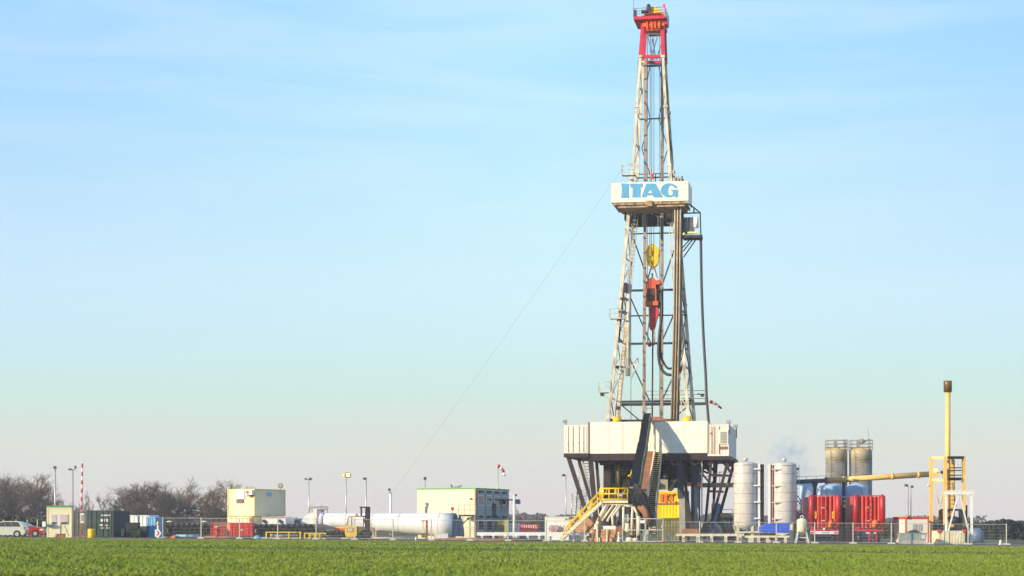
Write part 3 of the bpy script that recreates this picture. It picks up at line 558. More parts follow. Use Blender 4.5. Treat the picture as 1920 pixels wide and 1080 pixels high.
for i in range(26):
    c = q(rnd.uniform(1150, 1320), rnd.uniform(864, 908), rnd.uniform(3, 9)); m.ball(c, rnd.uniform(.2, .55), n=8, m=6)
rig.add('floor_machinery', m, dark, split=True)
m = Mesh(); m.tube([q(1159, 862, 2.5), q(1159, 912, 2.5)], .22, 10); a = q(1145, 882, 2.4); m.tube([a, q(1196, 881, 2.4)], .1, 6); m.box(q(1146, 0, 2)[0], q(1160, 0, 2)[0], 2.4, 3.4, q(1146, 920, 2)[2], q(1146, 906, 2)[2]); m.tube([q(1145, 878, 2.2), q(1144, 925, 2.2)], .09, 6)
rig.add('hydraulic_cylinder', m, olive)
m = Mesh(); 
for i in range(7):
    x0 = 1164 + i * 4; m.tube([q(x0, 890, 5), q(x0 + 3, 898, 4), q(x0 - 2, 912, 4.4)], .07, 6)
m.tube([q(1185, 880, 2.2), q(1184, 912, 2.2)], .13, 8); m.box(q(1238, 0, 4)[0], q(1252, 0, 4)[0], 4, 5, q(1238, 918, 4)[2], q(1238, 898, 4)[2])
for x in (1255, 1295, 1290): m.tube([q(x, 858, 1), q(x + 8, 872, 0.8), q(x + 18, 868, 1), q(x + 24, 858, 1)], .06, 6)
rig.add('floor_hose', m, grey, split=True)
for px, py in ((1186, 889), (1292, 908), (1311, 909)): p = q(px, py, 1.5); rig.add('yellow_valve_block', Mesh().box(p[0] - .2, p[0] + .25, 1.3, 1.8, p[2] - .2, p[2] + .2).tube([p, (p[0] - .4, 1.2, p[2] - .2)], .1, 6), yellow if px < 1200 else orange)
m = Mesh(); a = q(1318, 914, 3); b = q(1383, 913, 3); m.box(a[0], b[0], 2.4, 3.4, a[2], a[2] + .45); m.rail([(a[0], 2.45, a[2] + .45), (b[0], 2.45, a[2] + .45)], 1.1, .03, (1, .6)); rig.add('pipe_bridge', m, rusty)
m = Mesh(); a = q(1130, 1004, 0); b = q(1325, 988, 0); m.box(a[0] + 8, b[0], 0.2, 11, a[2], b[2] - .2); m.box(a[0], a[0] + 2, 1, 11, a[2], b[2]); rig.add('base_skid', m, brown)
m = Mesh(); m.ladder(q(1096, 935, 11), q(1094, 858, 11), 1.2, .05, .3); m.ladder(q(1083, 985, 11), q(1086, 925, 11), 1.5, .06, .3); m.rail([q(1080, 938, 11), q(1092, 938, 11)], 1.0, .04); m.box(q(1079, 0, 11)[0], q(1093, 0, 11)[0], 11, 12, q(1079, 939, 11)[2], q(1079, 936, 11)[2])
rig.add('rear_stair_tower', m, galv)
m = Mesh(); m.tube([q(1077, 1000, 11), q(1083, 918, 11)], .06, 5); m.tube([q(1088, 1000, 11), q(1090, 918, 11)], .06, 5); rig.add('stair_post', m, maroon, split=True)
# drill floor access: pipe slide, dark lifting arm, stair
def vq(px, py, t, v0, v1): return Vector(q(px, py, v0 + (v1 - v0) * t))
a0, a1 = Vector(q(1213, 846, -.9)), Vector(q(1197, 958, -7.0)); w = .62
m = Mesh(); m.add([a0 + Vector((-w, 0, 0)), a0 + Vector((w + .1, 0, 0)), a1 + Vector((w, 0, 0)), a1 + Vector((-w, 0, 0)), a0 + Vector((-w, .2, -.2)), a0 + Vector((w + .1, .2, -.2)), a1 + Vector((w, .2, -.2)), a1 + Vector((-w, .2, -.2))], [(0, 1, 2, 3), (7, 6, 5, 4), (0, 4, 5, 1), (3, 2, 6, 7), (0, 3, 7, 4), (1, 5, 6, 2)])
sl_ = rig.add('pipe_slide', m, brown)
m = Mesh(); m.beam(a0 + Vector((w + .15, -.1, .1)), a1 + Vector((w + .05, -.1, .1)), .14); m.beam(a0 + Vector((-w - .05, -.1, .1)), a1 + Vector((-w - .05, -.1, .1)), .1); rig.add('slide_edge', m, pale, parent=sl_)
m = Mesh(); ap = [q(1213.5, 783, -1.0), q(1211, 795, -1.7), q(1205, 835, -3.6), q(1196, 880, -5.6), q(1190, 916, -7.4)]; m.v = []
pv = [Vector(p) for p in ap]
for i, (a, b) in enumerate(zip(pv[:-1], pv[1:])): m.beam(a, b, .62 + .1 * i, .9)
m.tube([pv[0] + Vector((-.33, 0, 0)), pv[0] + Vector((.33, 0, 0))], .45, 14)
arm = rig.add('lifting_arm', m, mat('arm_teal', (.006, .009, .018), .8, var=.3, dirt=.0, dirtcol=(.06, .06, .04), spec=.15))
m = Mesh()
for i, (a, b) in enumerate(zip(pv[:-1], pv[1:])): m.beam(a + Vector((.37 + .05 * i, -.15, 0)), b + Vector((.37 + .05 * i, -.15, 0)), .1, .75)
m.tube([pv[-1] + Vector((-.5, 0, 0)), pv[-1] + Vector((.5, 0, 0))], .3, 12)
rig.add('arm_side', m, mat('arm_olive', (.10, .11, .07), .5, var=.3), parent=arm)
m = Mesh(); s0 = [q(1233, 846, -.4), q(1222, 930, -4.6), q(1222, 1003, -8.2)]
L0, L1 = Vector(q(1225, 800, -.3)), Vector(q(1219, 1003, -9)); 
m.beam(q(1226, 846, -.5), q(1212, 945, -6), .09, .3); m.beam(q(1241, 843, -.5), q(1231, 960, -6), .09, .3); m.beam(q(1213, 945, -6), q(1219, 1006, -9), .09, .25); m.beam(q(1231, 960, -6), q(1232, 1006, -8.5), .09, .25)
stair = rig.add('floor_stair', m, pale)
m = Mesh()
for i in range(40):
    t = i / 39; py = 850 + 150 * t; v = -.6 - 8 * t; x0 = 1226 - 14 * min(1, t * 1.6) + (max(0, t - .62) * 16); x1 = 1240.5 - 10 * min(1, t * 1.3)
    a = q(x0, py, v); b = q(x1, py, v); m.box(a[0], b[0], v - .36, v - .06, a[2] - .03, a[2] + .03)
bk = Mesh().beam(q(1232, 848, -.3), q(1221, 952, -5.6), .72, .05).beam(q(1220, 952, -5.6), q(1224, 1002, -8), .8, .05); rig.add('dark_backing', bk, dark, parent=stair)  # dark sheet added to darken the gaps between the treads
rig.add('tread', m, mat('tread_ochre', (.60, .46, .22), .6, var=.3), parent=stair)
m = Mesh(); m.tube([q(1241, 828, -.6), q(1240, 846, -1.2), q(1230, 950, -6.2)], .04, 6); m.tube([q(1244, 832, -.7), q(1256, 849, -.6)], .05, 6); m.beam(q(1226.5, 794, -.5), q(1226, 850, -.5), .12)
for t in (.2, .4, .6, .8): a = Vector(q(1240, 846, -1.2)).lerp(Vector(q(1230, 950, -6.2)), t); m.tube([a, a - Vector((0, 0, .9))], .03, 5)
rig.add('stair_rail', m, pale, parent=stair)

# pipe handling machine at the foot of the slide with its yellow stair
mc = Thing('pipe_handling_catwalk', 'dark pipe handling machine with yellow railed platform and stair at the slide foot', 'machine', G, q(1170, 1010, -8)[0], -8)
m = Mesh(); a = q(1177, 941, -7.5); b = q(1212, 915, -7.5); m.poly([(p[0], p[2]) for p in (q(1177, 916, -8), q(1200, 914, -8), q(1212, 928, -8), q(1218, 948, -8), q(1229, 975, -8), q(1232, 1000, -8), q(1222, 1000, -8), q(1212, 965, -8), q(1196, 944, -8), q(1177, 943, -8))], -8.3, -7.4)
body = mc.add('cradle', m, teal)
m = Mesh()
for i in range(16):
    c = q(rnd.uniform(1180, 1212), rnd.uniform(917, 940), -8.4); m.box(c[0] - rnd.uniform(.05, .3), c[0] + .2, -8.5, -8.3, c[2] - .1, c[2] + rnd.uniform(.05, .25))
for i in range(5): m.tube([q(1180 + i * 3, 917, -8.5), q(1188 + i * 4, 925, -8.8), q(1200 + i * 3, 945, -8.6), q(1214 + i * 2, 965 + i * 5, -8.5)], .06, 6)
c = q(1192, 912, -8.2); m.tube([c, (c[0], -8.0, c[2])], .3, 12); mc.add('hydraulic_kit', m, dark, parent=body)
a = q(1125, 943, -9.2); b = q(1177, 938, -9.2); m = Mesh().box(a[0], b[0], -9.2, -8.0, a[2], b[2] - .02); dk = mc.add('platform', m, pale)
m = Mesh(); zt = b[2]; P_ = [(a[0], -9.2, zt), (b[0], -9.2, zt), (b[0], -8.1, zt)]
m.rail(P_, 1.15, .07, (1, .55, .08), step=.95); m.rail([(a[0], -8.1, zt), (b[0], -8.1, zt)], 1.15, .06, (1, .55), step=1.2)
for f in (0, .33, .66): u = a[0] + (b[0] - a[0]) * f; m.tube([(u, -8.1, zt), (u + .6, -8.1, zt + 1.1)], .045, 5)
mc.add('platform_rail', m, yellow)
m = Mesh(); m.ball(q(1129, 921, -9.3), .17); mc.add('warning_lamp', m, mat('lamp_red_orange', (1, .25, .05), emit=3))
st0, st1 = Vector(q(1128, 941, -9.2)), Vector(q(1053, 1010, -9.2))
m = Mesh(); m.beam(st0, st1, .12, .28); m.beam(st0 + Vector((0, 1.0, 0)), st1 + Vector((0, 1.0, 0)), .12, .28)
for i in range(20): p = st0.lerp(st1, (i + .5) / 20); m.box(p.x - .13, p.x + .13, p.y, p.y + 1, p.z - .02, p.z + .02)
stp = mc.add('stair', m, pale)
m = Mesh()
for dv in (0, 1.0):
    top = [st0 + Vector((0, dv, 1.2)), st1 + Vector((.35, dv, 1.05)), st1 + Vector((.1, dv, .1))]
    m.tube(top, .075, 6); m.tube([st0 + Vector((0, dv, .65)), st1 + Vector((.5, dv, .5))], .06, 6)
    for t in (0, .27, .55, .8): p = st0.lerp(st1, t) + Vector((0, dv, 0)); m.tube([p, p + Vector((0, 0, 1.15))], .07, 6)
mc.add('stair_rail', m, yellow, parent=stp)
m = Mesh()
for (x0, y0, x1, y1) in ((1137, 945, 1128, 965), (1128, 965, 1119, 985), (1141, 946, 1130, 968), (1150, 947, 1130, 975), (1158, 948, 1141, 972), (1141, 972, 1139, 978), (1163, 948, 1150, 966), (1118, 945 + 38, 1120, 1000), (1134, 970, 1108, 1000), (1171, 947, 1188, 950), (1188, 950, 1197, 968), (1197, 968, 1197, 1004), (1148, 965, 1149, 985), (1135, 944, 1186, 948), (1169, 950, 1169, 1000), (1186, 950, 1184, 1004)):
    r_ = .22 if (x0, y0) in ((1128, 965), (1118, 983), (1197, 968), (1137, 945)) else .12
    m.tube([q(x0, y0, -8.8), q(x1, y1, -8.8)], r_, 8)
mc.add('support_pipe', m, pale, split=True)
m = Mesh(); m.tube([q(1124, 968, -9), q(1121, 976, -9.1), q(1128, 979, -9)], .09, 6); m.tube([q(1197, 950, -8.6), q(1208, 962, -8.7), q(1212, 985, -8.6)], .2, 8); m.tube([q(1203, 950, -8.6), q(1211, 958, -8.7), q(1216, 980, -8.6)], .25, 8)
mc.add('hose', m, brown, split=True)
# gear standing around the machine foot
def piece(name, label, cat, px, v, mesh, material, F=G, group=None): return single(name, label, cat, F, mesh, material, q(px, 1000, v)[0], v, group=group)
def boxq(px0, px1, py0, py1, v0, v1, m=None): a = q(px0, py1, v0); b = q(px1, py0, v0); return (m or Mesh()).box(a[0], b[0], v0, v1, a[2], b[2])
g0 = G.g(q(1128, 1000, -10)[0], -10)
t = Thing('timber_stack', 'stack of brown timber beams behind the fence below the yellow platform', 'timber stack', G, q(1128, 1000, -10)[0], -10)
for i, (y0, y1, xa, xb) in enumerate(((1009, 1016.5, 1105, 1148), (1003, 1008, 1110, 1152), (998, 1002, 1108, 1154), (992, 997, 1110, 1155))):
    t.add('beam', boxq(xa, xb, y0, y1, -10.4 + i * .05, -9.2), timber)
t.add('bearer', Mesh().beam(q(1119, 990, -10.5), q(1120.5, 1016, -10.5), .14).beam(q(1138, 992, -10.5), q(1138, 1016, -10.5), .1).beam(q(1124, 1008, -10.5), q(1124, 1016, -10.5), .1), pale)
piece('white_crate', 'flat white crate lying on the brown timber stack', 'crate', 1142, -9.8, boxq(1131, 1154, 986, 991.5, -9.9, -9.1).beam(q(1131, 992.2, -9.9), q(1154, 992.2, -9.9), .06), white)
piece('cable_reel', 'tan cable reel between the yellow stair and the rig leg', 'reel', 1098, -6, Mesh().tube([(q(1098, 0, -6)[0], -6.6, q(1098, 989, -6)[2]), (q(1098, 0, -6)[0], -5.4, q(1098, 989, -6)[2])], .8, 20).tube([(q(1098, 0, -6)[0], -6.8, q(1098, 989, -6)[2]), (q(1098, 0, -6)[0], -6.62, q(1098, 989, -6)[2])], .98, 20), timber)
piece('white_cabinet', 'white metal cabinet standing under the yellow platform', 'cabinet', 1172, -8.2, boxq(1167.5, 1178, 964, 978, -8.6, -8.1).box(q(1172, 0, -8.5)[0], q(1176, 0, -8.5)[0], -8.55, -8.1, g0, q(1172, 978, -8.5)[2]), cool)
piece('valve_stack', 'pale valve stack on the ground right of the white cabinet', 'valve', 1176, -8.8, Mesh().lathe(q(1176, 0, -8.8)[0], -8.8, [(.35, g0), (.35, g0 + .3), (.16, g0 + .35), (.16, g0 + .9), (.34, g0 + .95), (.34, g0 + 1.2), (.2, g0 + 1.25), (.2, g0 + 1.8)], 14), pale)
for px, lab in ((1180, 'domed pale fitting on the ground in the middle of the site gate'), (1191, 'round pale fitting on the ground beside the domed one')): piece('pipe_fitting', lab, 'fitting', px, -9.5, Mesh().ball((q(px, 0, -9.5)[0], -9.5, g0 + .18), .4 if px == 1180 else .3, (1, 1, .7)), pale, group='fittings by the gate')
t = Thing('hydrant', 'pale upright hydrant right of the timber stack', 'hydrant', G, q(1160, 1000, -10)[0], -10)
t.add('barrel', Mesh().lathe(q(1160, 0, -10)[0], -10, [(.2, g0), (.2, g0 + .1), (.12, g0 + .12), (.12, g0 + .75), (.18, g0 + .8), (.05, g0 + .95)], 12), white); t.add('outlet', Mesh().tube([q(1155, 1009, -10), q(1166, 1009, -10)], .1, 8), pale)
piece('grey_bin', 'light grey box bin behind the gate mesh', 'bin', 1210, -8.6, boxq(1205, 1216, 993, 1003, -9.2, -8.4).box(q(1206, 0, -9)[0], q(1215, 0, -9)[0], -9.0, -8.5, g0, q(1206, 1003, -9)[2]), galv)
piece('brown_drum', 'tall brown cylindrical vessel behind the site gate', 'vessel', 1186, -6.5, Mesh().lathe(q(1186, 0, -6.5)[0], -6.5, [(.75, g0), (.75, g0 + 1.9), (.3, g0 + 2.3), (.3, g0 + 2.8)], 18), brown)

# things hanging in the mast
t = Thing('travelling_block', 'yellow oval travelling block hanging in the middle of the mast', 'pulley block', G, q(1223, 458, 6)[0], 6, z=q(1223, 458, 6)[2])
pts = [(1223, 457), (1229, 459), (1234, 465), (1235.5, 474), (1234, 482), (1234, 489), (1232, 496), (1227, 500), (1223, 501), (1219, 500), (1214, 496), (1212.5, 489), (1212.5, 482), (1211.5, 474), (1213, 465), (1217, 459)]
t.add('housing', Mesh().poly([(lambda p: (p[0], p[2]))(q(x, y, 5.6)) for x, y in pts], 5.6, 6.4), yellow)
t.add('pin', Mesh().poly([(lambda p: (p[0], p[2]))(q(x, y, 5.52)) for x, y in ((1223, 469), (1225, 473), (1223, 481), (1221, 473))], 5.5, 5.59).beam(q(1222.5, 489, 5.55), q(1221, 500, 5.55), .06), mat('pin_orange', (.45, .2, .02)))
t.add('hook', Mesh().box(q(1220.5, 0, 6)[0], q(1225.5, 0, 6)[0], 5.8, 6.2, q(1220, 505, 6)[2], q(1220, 500, 6)[2]), gold)
t = Thing('top_drive', 'red orange top drive with dark motor hanging below the yellow block', 'top drive', G, q(1224, 520, 6)[0], 6, z=q(1224, 520, 6)[2])
t.add('bail', Mesh().beam(q(1220.5, 503, 5.8), q(1215, 522, 5.8), .12).beam(q(1227.5, 503, 5.8), q(1233, 522, 5.8), .12).beam(q(1223, 512, 5.8), q(1223, 524, 5.8), .16), brown)
m = Mesh(); m.poly([(lambda p: (p[0], p[2]))(q(x, y, 5.4)) for x, y in ((1215, 523), (1219, 521), (1226, 521), (1230, 526), (1237, 524), (1239, 530), (1236, 533), (1211, 534), (1212, 528))], 5.4, 6.8)
m.box(q(1211, 0, 5.4)[0], q(1229.5, 0, 5.4)[0], 5.4, 6.8, q(1211, 541, 5.4)[2], q(1211, 533, 5.4)[2] - .003); m.box(q(1210, 0, 5.3)[0], q(1234, 0, 5.3)[0], 5.3, 6.8, q(1211, 573, 5.4)[2], q(1211, 565, 5.4)[2])
for x in (1211.8, 1229): m.box(q(x, 0, 5.3)[0] - .05, q(x, 0, 5.3)[0] + .08, 5.35, 5.5, q(1211, 565, 5.4)[2], q(1211, 541, 5.4)[2])
t.add('housing', m, mat('topdrive_red', (.62, .10, .03), .5, var=.2, dirt=.3))
m = Mesh(); m.box(q(1212.5, 0, 5.5)[0], q(1228, 0, 5.5)[0], 5.5, 6.7, q(1211, 565, 5.4)[2] + .003, q(1211, 541, 5.4)[2] - .003); m.poly([(lambda p: (p[0], p[2]))(q(x, y, 5.7)) for x, y in ((1229.5, 530), (1235, 532), (1240, 545), (1241, 565), (1236, 577), (1230, 577))], 5.7, 6.6)
t.add('motor', m, mat('motor_brown', (.06, .045, .035), .5, var=.6, scale=3, dirt=.5, dirtcol=(.3, .08, .04)))
m = Mesh(); m.poly([(lambda p: (p[0], p[2]))(q(x, y, 5.6)) for x, y in ((1216, 578), (1222, 574), (1233, 576), (1235, 588), (1231, 598), (1228, 612), (1225, 620), (1219, 618), (1216, 610), (1218, 596))], 5.6, 6.4)
t.add('pipe_handler', m, red)
m = Mesh(); m.tube([q(1217, 575, 5.5), q(1217.5, 600, 5.4), q(1214.5, 622, 5.5), q(1214.5, 645, 5.6)], .06, 6); m.tube([q(1227, 618, 5.5), q(1227.5, 645, 5.6)], .07, 6)
t.add('link', m, gold); t.add('elevator', Mesh().ball(q(1218, 646.5, 5.6), .22).ball(q(1225, 646, 5.6), .14).beam(q(1215, 646, 5.6), q(1227, 646, 5.6), .1), crim)
m = Mesh(); m.tube([q(1224, 620, 6), q(1222.5, 848, 6)], .085, 8); single('hanging_drill_pipe', 'single drill pipe hanging below the top drive down to the floor', 'drill pipe', G, m, pipeb, q(1223, 848, 6)[0], 6, z=q(1223, 848, 6)[2])
def curve(pts, n=6):
    P = [Vector(p) for p in pts]; P = [P[0]] + P + [P[-1]]; o = []
    for i in range(1, len(P) - 2):
        for k in range(n):
            t_ = k / n; a, b, c, d = P[i - 1:i + 3]; o.append(.5 * ((2 * b) + (c - a) * t_ + (2 * a - 5 * b + 4 * c - d) * t_ ** 2 + (3 * b - a - 3 * c + d) * t_ ** 3))
    return o + [P[-2]]
for k, (lab, pp) in enumerate((('outer black hose looping from the top drive under the racked pipes', ((1240, 545, 5.6), (1241, 590, 5.4), (1236.5, 625, 5.2), (1234.5, 660, 5), (1237.5, 685, 4.6), (1246, 699, 4.4), (1258, 703, 4.2), (1272, 699, 4.2), (1281, 680, 4.2), (1283, 640, 4.2), (1278, 600, 4.6), (1276, 583, 5))),
                               ('inner black hose looping closer beneath the top drive', ((1238, 545, 5.8), (1239.5, 590, 5.5), (1238, 630, 5.4), (1239, 665, 5.2), (1246, 683, 5), (1254, 691, 4.8), (1266, 688, 4.8), (1274, 676, 4.8), (1276, 650, 4.8), (1273, 610, 4.9), (1275, 585, 5))))):
    m = Mesh().tube(curve([q(*p) for p in pp]), .15 if k == 0 else .12, 8); single('rotary_hose', lab, 'hose', G, m, black, q(1260, 700, 4)[0], 4, z=q(1260, 700, 4)[2], group='hoses in the mast')
# racked drill pipe stands, fanned at their tops
for i in range(9):
    x1 = 1266 + i * 1.7; x0 = 1256.5 + i * 1.75; v = 1.75 + (i % 3) * .38
    m = Mesh().tube([q(x0, 849, v + 1.5), q(x1 - 2.6, 600, v + .6), q(x1 - .3, 400, v + .1), q(x1 + (i - 2) * .22, 336 - (i % 4) * 2, v)], .075, 8)
    for zz in (.33, .66): p = Vector(q(x0, 849, v + 1.5)).lerp(Vector(q(x1 - .5, 400, v + .1)), zz)
    single('racked_drill_pipe', f'{ordinal(i)} drill pipe from the left in the bundle racked in the mast', 'drill pipe', G, m, pipeb if i % 3 else mat('drill_pipe_light', (.50, .42, .30), .4, .2, var=.3, scale=.6, dirt=.6, dirtcol=(.2, .1, .06)), q(x0, 849, v + 1.5)[0], v + 1.5, z=q(x0, 849, v + 1.5)[2], group='drill pipes racked in the mast')
# stabbing basket on the right of the mast
t = Thing('service_cabin', 'small dark cabin with bright white cylinder hung on the right of the mast', 'cabin', G, q(1298, 445, 3)[0], 3, z=q(1298, 445, 3)[2])
t.add('floor', boxq(1279, 1315, 440, 446, 2.2, 4.2), dark); t.add('wall', boxq(1282, 1300, 407, 436, 2.6, 4.0), mat('cabin_slate', (.10, .12, .14), .4, var=.3))
t.add('white_cylinder', Mesh().lathe(q(1305, 0, 2.7)[0], 2.7, [(.26, q(1305, 427, 2.7)[2]), (.26, q(1305, 408, 2.7)[2])], 14), mat('bright_tank_white', (.9, .88, .8), .3))  # white cylinder that shows bright in the sun, no lamp
t.add('yellow_shelf', boxq(1289, 1308, 434, 438, 2.25, 2.6).ball(q(1282.5, 439, 2.2), .17), mat('shelf_yellow', (.75, .65, .25)))
m = Mesh()
for a, b in (((1279, 400), (1313, 399)), ((1293, 383), (1313, 399)), ((1301, 391), (1301, 399)), ((1313, 399), (1314, 444)), ((1281, 399), (1281, 440)), ((1293, 383), (1280, 384)), ((1316, 440), (1316, 446))):
    for v in (2.4, 4.0): m.beam(q(*a, v), q(*b, v), .13)
for x0, y0, x1, y1 in ((1296, 446, 1280, 464), (1301, 446, 1281, 471), (1307, 446, 1282, 482)): m.beam(q(x0, y0, 3), q(x1, y1, 5), .09)
t.add('cage', m, dark)
single('service_cable', 'long dark cable hanging from the service cabin to the floor container', 'cable', G, Mesh().tube(curve([q(1314, 446, 3), q(1315, 515, 3), q(1316.5, 570, 3), q(1319.5, 640, 3), q(1323, 700, 2.8), q(1325, 745, 2.6), q(1329, 796, 2.4)]), .14, 8), mat('cable_grey', (.05, .045, .06), .5), q(1329, 796, 2.4)[0], 2.4, z=q(1329, 796, 2.4)[2])
def windsock(px, py, D, s, label, pts, post=None, F=C, v=None):
    t = Thing('windsock', label, 'windsock', F, *(F.q(px, py, v if v is not None else D)[:2]), z=(gz(F.w(*F.q(px, py, v if v is not None else D)).x) if post else F.q(px, py, v)[2]))
    dv = v if v is not None else D
    rp_ = [F.q(x, y, dv) for x, y in pts]; n = len(rp_) - 1
    for i in range(n):
        m = Mesh().tube([rp_[i], rp_[i + 1]], [s * (1 - .45 * i / n), s * (1 - .45 * (i + 1) / n)], 10); t.add('sock_band', m, red if i % 2 == 0 else cool)
    m = Mesh()
    if post:
        m.tube([F.q(px, py - 3, dv), F.q(post[0], post[1], dv)], .05, 6); m.tube([F.q(px - 4, 916, dv), F.q(px + 3, 916, dv)], .04, 5)
    else: m.tube([F.q(px - 6, py, dv), F.q(px, py, dv)], .03, 5)
    t.add('pole', m, galv)
windsock(1333, 753, 0, .19, 'red and white windsock blowing right of the long mast cable', [(1331, 753), (1336, 754.5), (1340, 756.5), (1344, 759), (1348, 762), (1353, 766)], F=G, v=6)
windsock(934, 873, 232, .24, 'red windsock on a thin pole right of the cream office building', [(933, 874), (938, 875), (942, 880), (944.5, 886), (946, 893)], post=(933, 1009))
# guy wire
p0 = G.w(*q(1184, 291, 3)); p1 = C.w(*C.q(705, 966, 330)); single('guy_wire', 'thin guy wire running from the mast down to the left', 'wire', C, Mesh().tube([p0, p0.lerp(p1, .25) + Vector((0, 0, -.25)), p0.lerp(p1, .5) + Vector((0, 0, -.35)), p0.lerp(p1, .75) + Vector((0, 0, -.25)), p1], .014, 4), mat('wire_grey', (.35, .33, .33)), p1.x, p1.y)

# ================================================================== the rest of the site
def Th(name, label, cat, px, D, group=None, rot=0, z=None):
    F = Frame(px, D, rot); return Thing(name, label, cat, F, 0, 0, z=z, group=group), F
def container(label, px0, px1, py0, py1, D, depth, body, trim=None, rot=26, name='shipping_container', cat='container', group=None, z=None, ribbed=True, door=False, doorm=None):
    """front face spans photo columns px0..px1 at depth D; py1 None = stands on the ground"""
    F = Frame(px0, D, rot); u1 = F.q(px1, 0, 0)[0]; z1 = F.q(px0, py0, 0)[2]; z0 = (F.g(0, 0) - .02) if py1 is None else F.q(px0, py1, 0)[2]
    t = Thing(name, label, cat, F, 0, 0, z=z0, group=group); t.F = F; t.u1 = u1; t.z0 = z0; t.z1 = z1
    t.body = t.add('body', container_mesh(0, u1, 0, depth, z0, z1) if ribbed else Mesh().box(0, u1, 0, depth, z0, z1), body)
    t.frame = t.add('frame', frame_mesh(0, u1, 0, depth, z0, z1), trim or body)
    if door: doors(t, t.body, 0, u1, 0, z0, z1, doorm or body, trim or body)
    return t
def fq(F, px, py, v=0): return F.q(px, py, v)
def fbox(F, px0, px1, py0, py1, v0, v1, m=None):
    a = F.q(px0, py1, v0); b = F.q(px1, py0, v0); return (m or Mesh()).box(a[0], b[0], v0, v1, a[2], b[2])

# parked cars
def car(label, px_back, D, length, h, material, flip=1, hood=.28):
    t, F = Th('parked_car', label, 'car', px_back, D); g = gz(F.X); s = -flip    # back at u=0, car runs to the left when flip=1
    prof = [(0.05, .35), (0, .75), (.12, 1.0), (.42, h - .12), (.75, h), (length * .45, h + .02), (length * (.92 - hood) - .3, h - .08), (length * (1 - hood) + .15, 1.02), (length * .93, .86), (length - .05, .68), (length, .36), (length - .25, .22), (.3, .22)]
    wx = (.78, length - .85)
    m = Mesh(); pts = [(s * a, g + b) for a, b in prof]
    m.poly(pts, 0, 1.68); body = t.add('body', m, material)
    gl = [(.42, 1.02), (.62, h - .13), (.85, h - .08), (length * .45, h - .06), (length * (.92 - hood) - .35, h - .14), (length * (1 - hood) - .12, 1.03)]
    m = Mesh(); m.poly([(s * a, g + b) for a, b in gl], -.012, -.002)
    t.add('side_window', m, glass)
    m = Mesh()
    for x in (1.25, length * .44, length * .62): m.beam((s * (x - .05), -.02, g + 1.02), (s * (x + (.12 if x < 2 else 0)), -.02, g + h - .08), .07, .02)
    t.add('window_pillar', m, material); m = Mesh(); a_ = Vector((s * (length * (.92 - hood) - .22), 0, g + h - .12)); b_ = Vector((s * (length * (1 - hood) + .08), 0, g + 1.05))
    m.add([a_ + Vector((0, .12, 0)), a_ + Vector((0, 1.56, 0)), b_ + Vector((0, 1.6, 0)), b_ + Vector((0, .08, 0))], [(0, 1, 2, 3)]); m.v = [(x - (-.02 * s), y, z + .02) for x, y, z in m.v]; t.add('windscreen', m, glass)
    for x in wx:
        w = t.add('wheel', Mesh().tube([(s * x, -.03, g + .31), (s * x, .2, g + .31)], .31, 20, sm=False), black); t.add('rim', Mesh().tube([(s * x, -.045, g + .31), (s * x, -.03, g + .31)], .2, 16, sm=False), galv, parent=w)
        t.add('wheel_arch', Mesh().tube([(s * x, -.015, g + .31), (s * x, .0, g + .31)], .36, 20, sm=False), black)
    t.add('tail_lamp', Mesh().box(min(s * .02, s * .16), max(s * .02, s * .16), -.01, .3, g + .78, g + .98), crim); t.add('headlamp', Mesh().box(min(s * (length - .4), s * (length - .08)), max(s * (length - .4), s * (length - .08)), -.01, .3, g + .62, g + .76), cool)
    return t
car('silver estate car parked at the left edge of the site', 47, 191, 4.3, 1.55, silver)
car('grey car mostly hidden behind the silver estate car', 58, 201, 4.2, 1.42, mat('grey_car_paint', (.20, .21, .23), .3, .2, spec=.6))
car('red car with sloping bonnet parked beside the guard cabin', 0, 196, 4.35, 1.3, mat('red_car_paint', (.38, .03, .02), .25, spec=.6), flip=-1, hood=.34)

# guard cabin with the barrier
t = container('small cream guard cabin with green roof edge and two blinds', 88, 134, 951, None, 190, 1.6, mat('cabin_cream', (.84, .76, .48), .5, var=.04), rot=-7, name='guard_cabin', cat='cabin', ribbed=False)
F = t.F; t.add('roof', Mesh().box(-.06, t.u1 + .06, -.06, 1.66, t.z1 + .004, t.z1 + .16), green)
for a, b in ((95.5, 107), (113.5, 127.5)):
    w = t.add('window', fbox(F, a, b, 964, 983, -.05, -.028), mat('window_frame_white', (.8, .78, .7), .4)); t.add('blind', fbox(F, a + 1, b - 1, 965, 979, -.065, -.052), mat('blind_rose', (.62, .50, .46), .7, var=.05), parent=w); t.add('pane', fbox(F, a + 1, b - 1, 979.2, 982.5, -.065, -.052), glass, parent=w)
t.add('door_post', fbox(F, 107.8, 112.8, 964, 1003, -.06, -.028), cool)
t.add('shelf', fbox(F, 86, 101, 983, 987, -.35, -.07), navy)
t, F = Th('warning_board', 'red and white striped warning board leaning against the guard cabin', 'sign', 125, 188.5); m = Mesh(); a, b = Vector(F.q(120.5, 985)), Vector(F.q(129.5, 1005)); 
brd = t.add('board', Mesh().beam(a, b, .34, .04), cool); m = Mesh()
for i in (0.1, .45, .8): p = a.lerp(b, i); p2 = a.lerp(b, min(1, i + .17)); m.beam(p + Vector((0, -.012, 0)), p2 + Vector((0, -.012, 0)), .345, .03)
t.add('stripe', m, red, parent=brd)
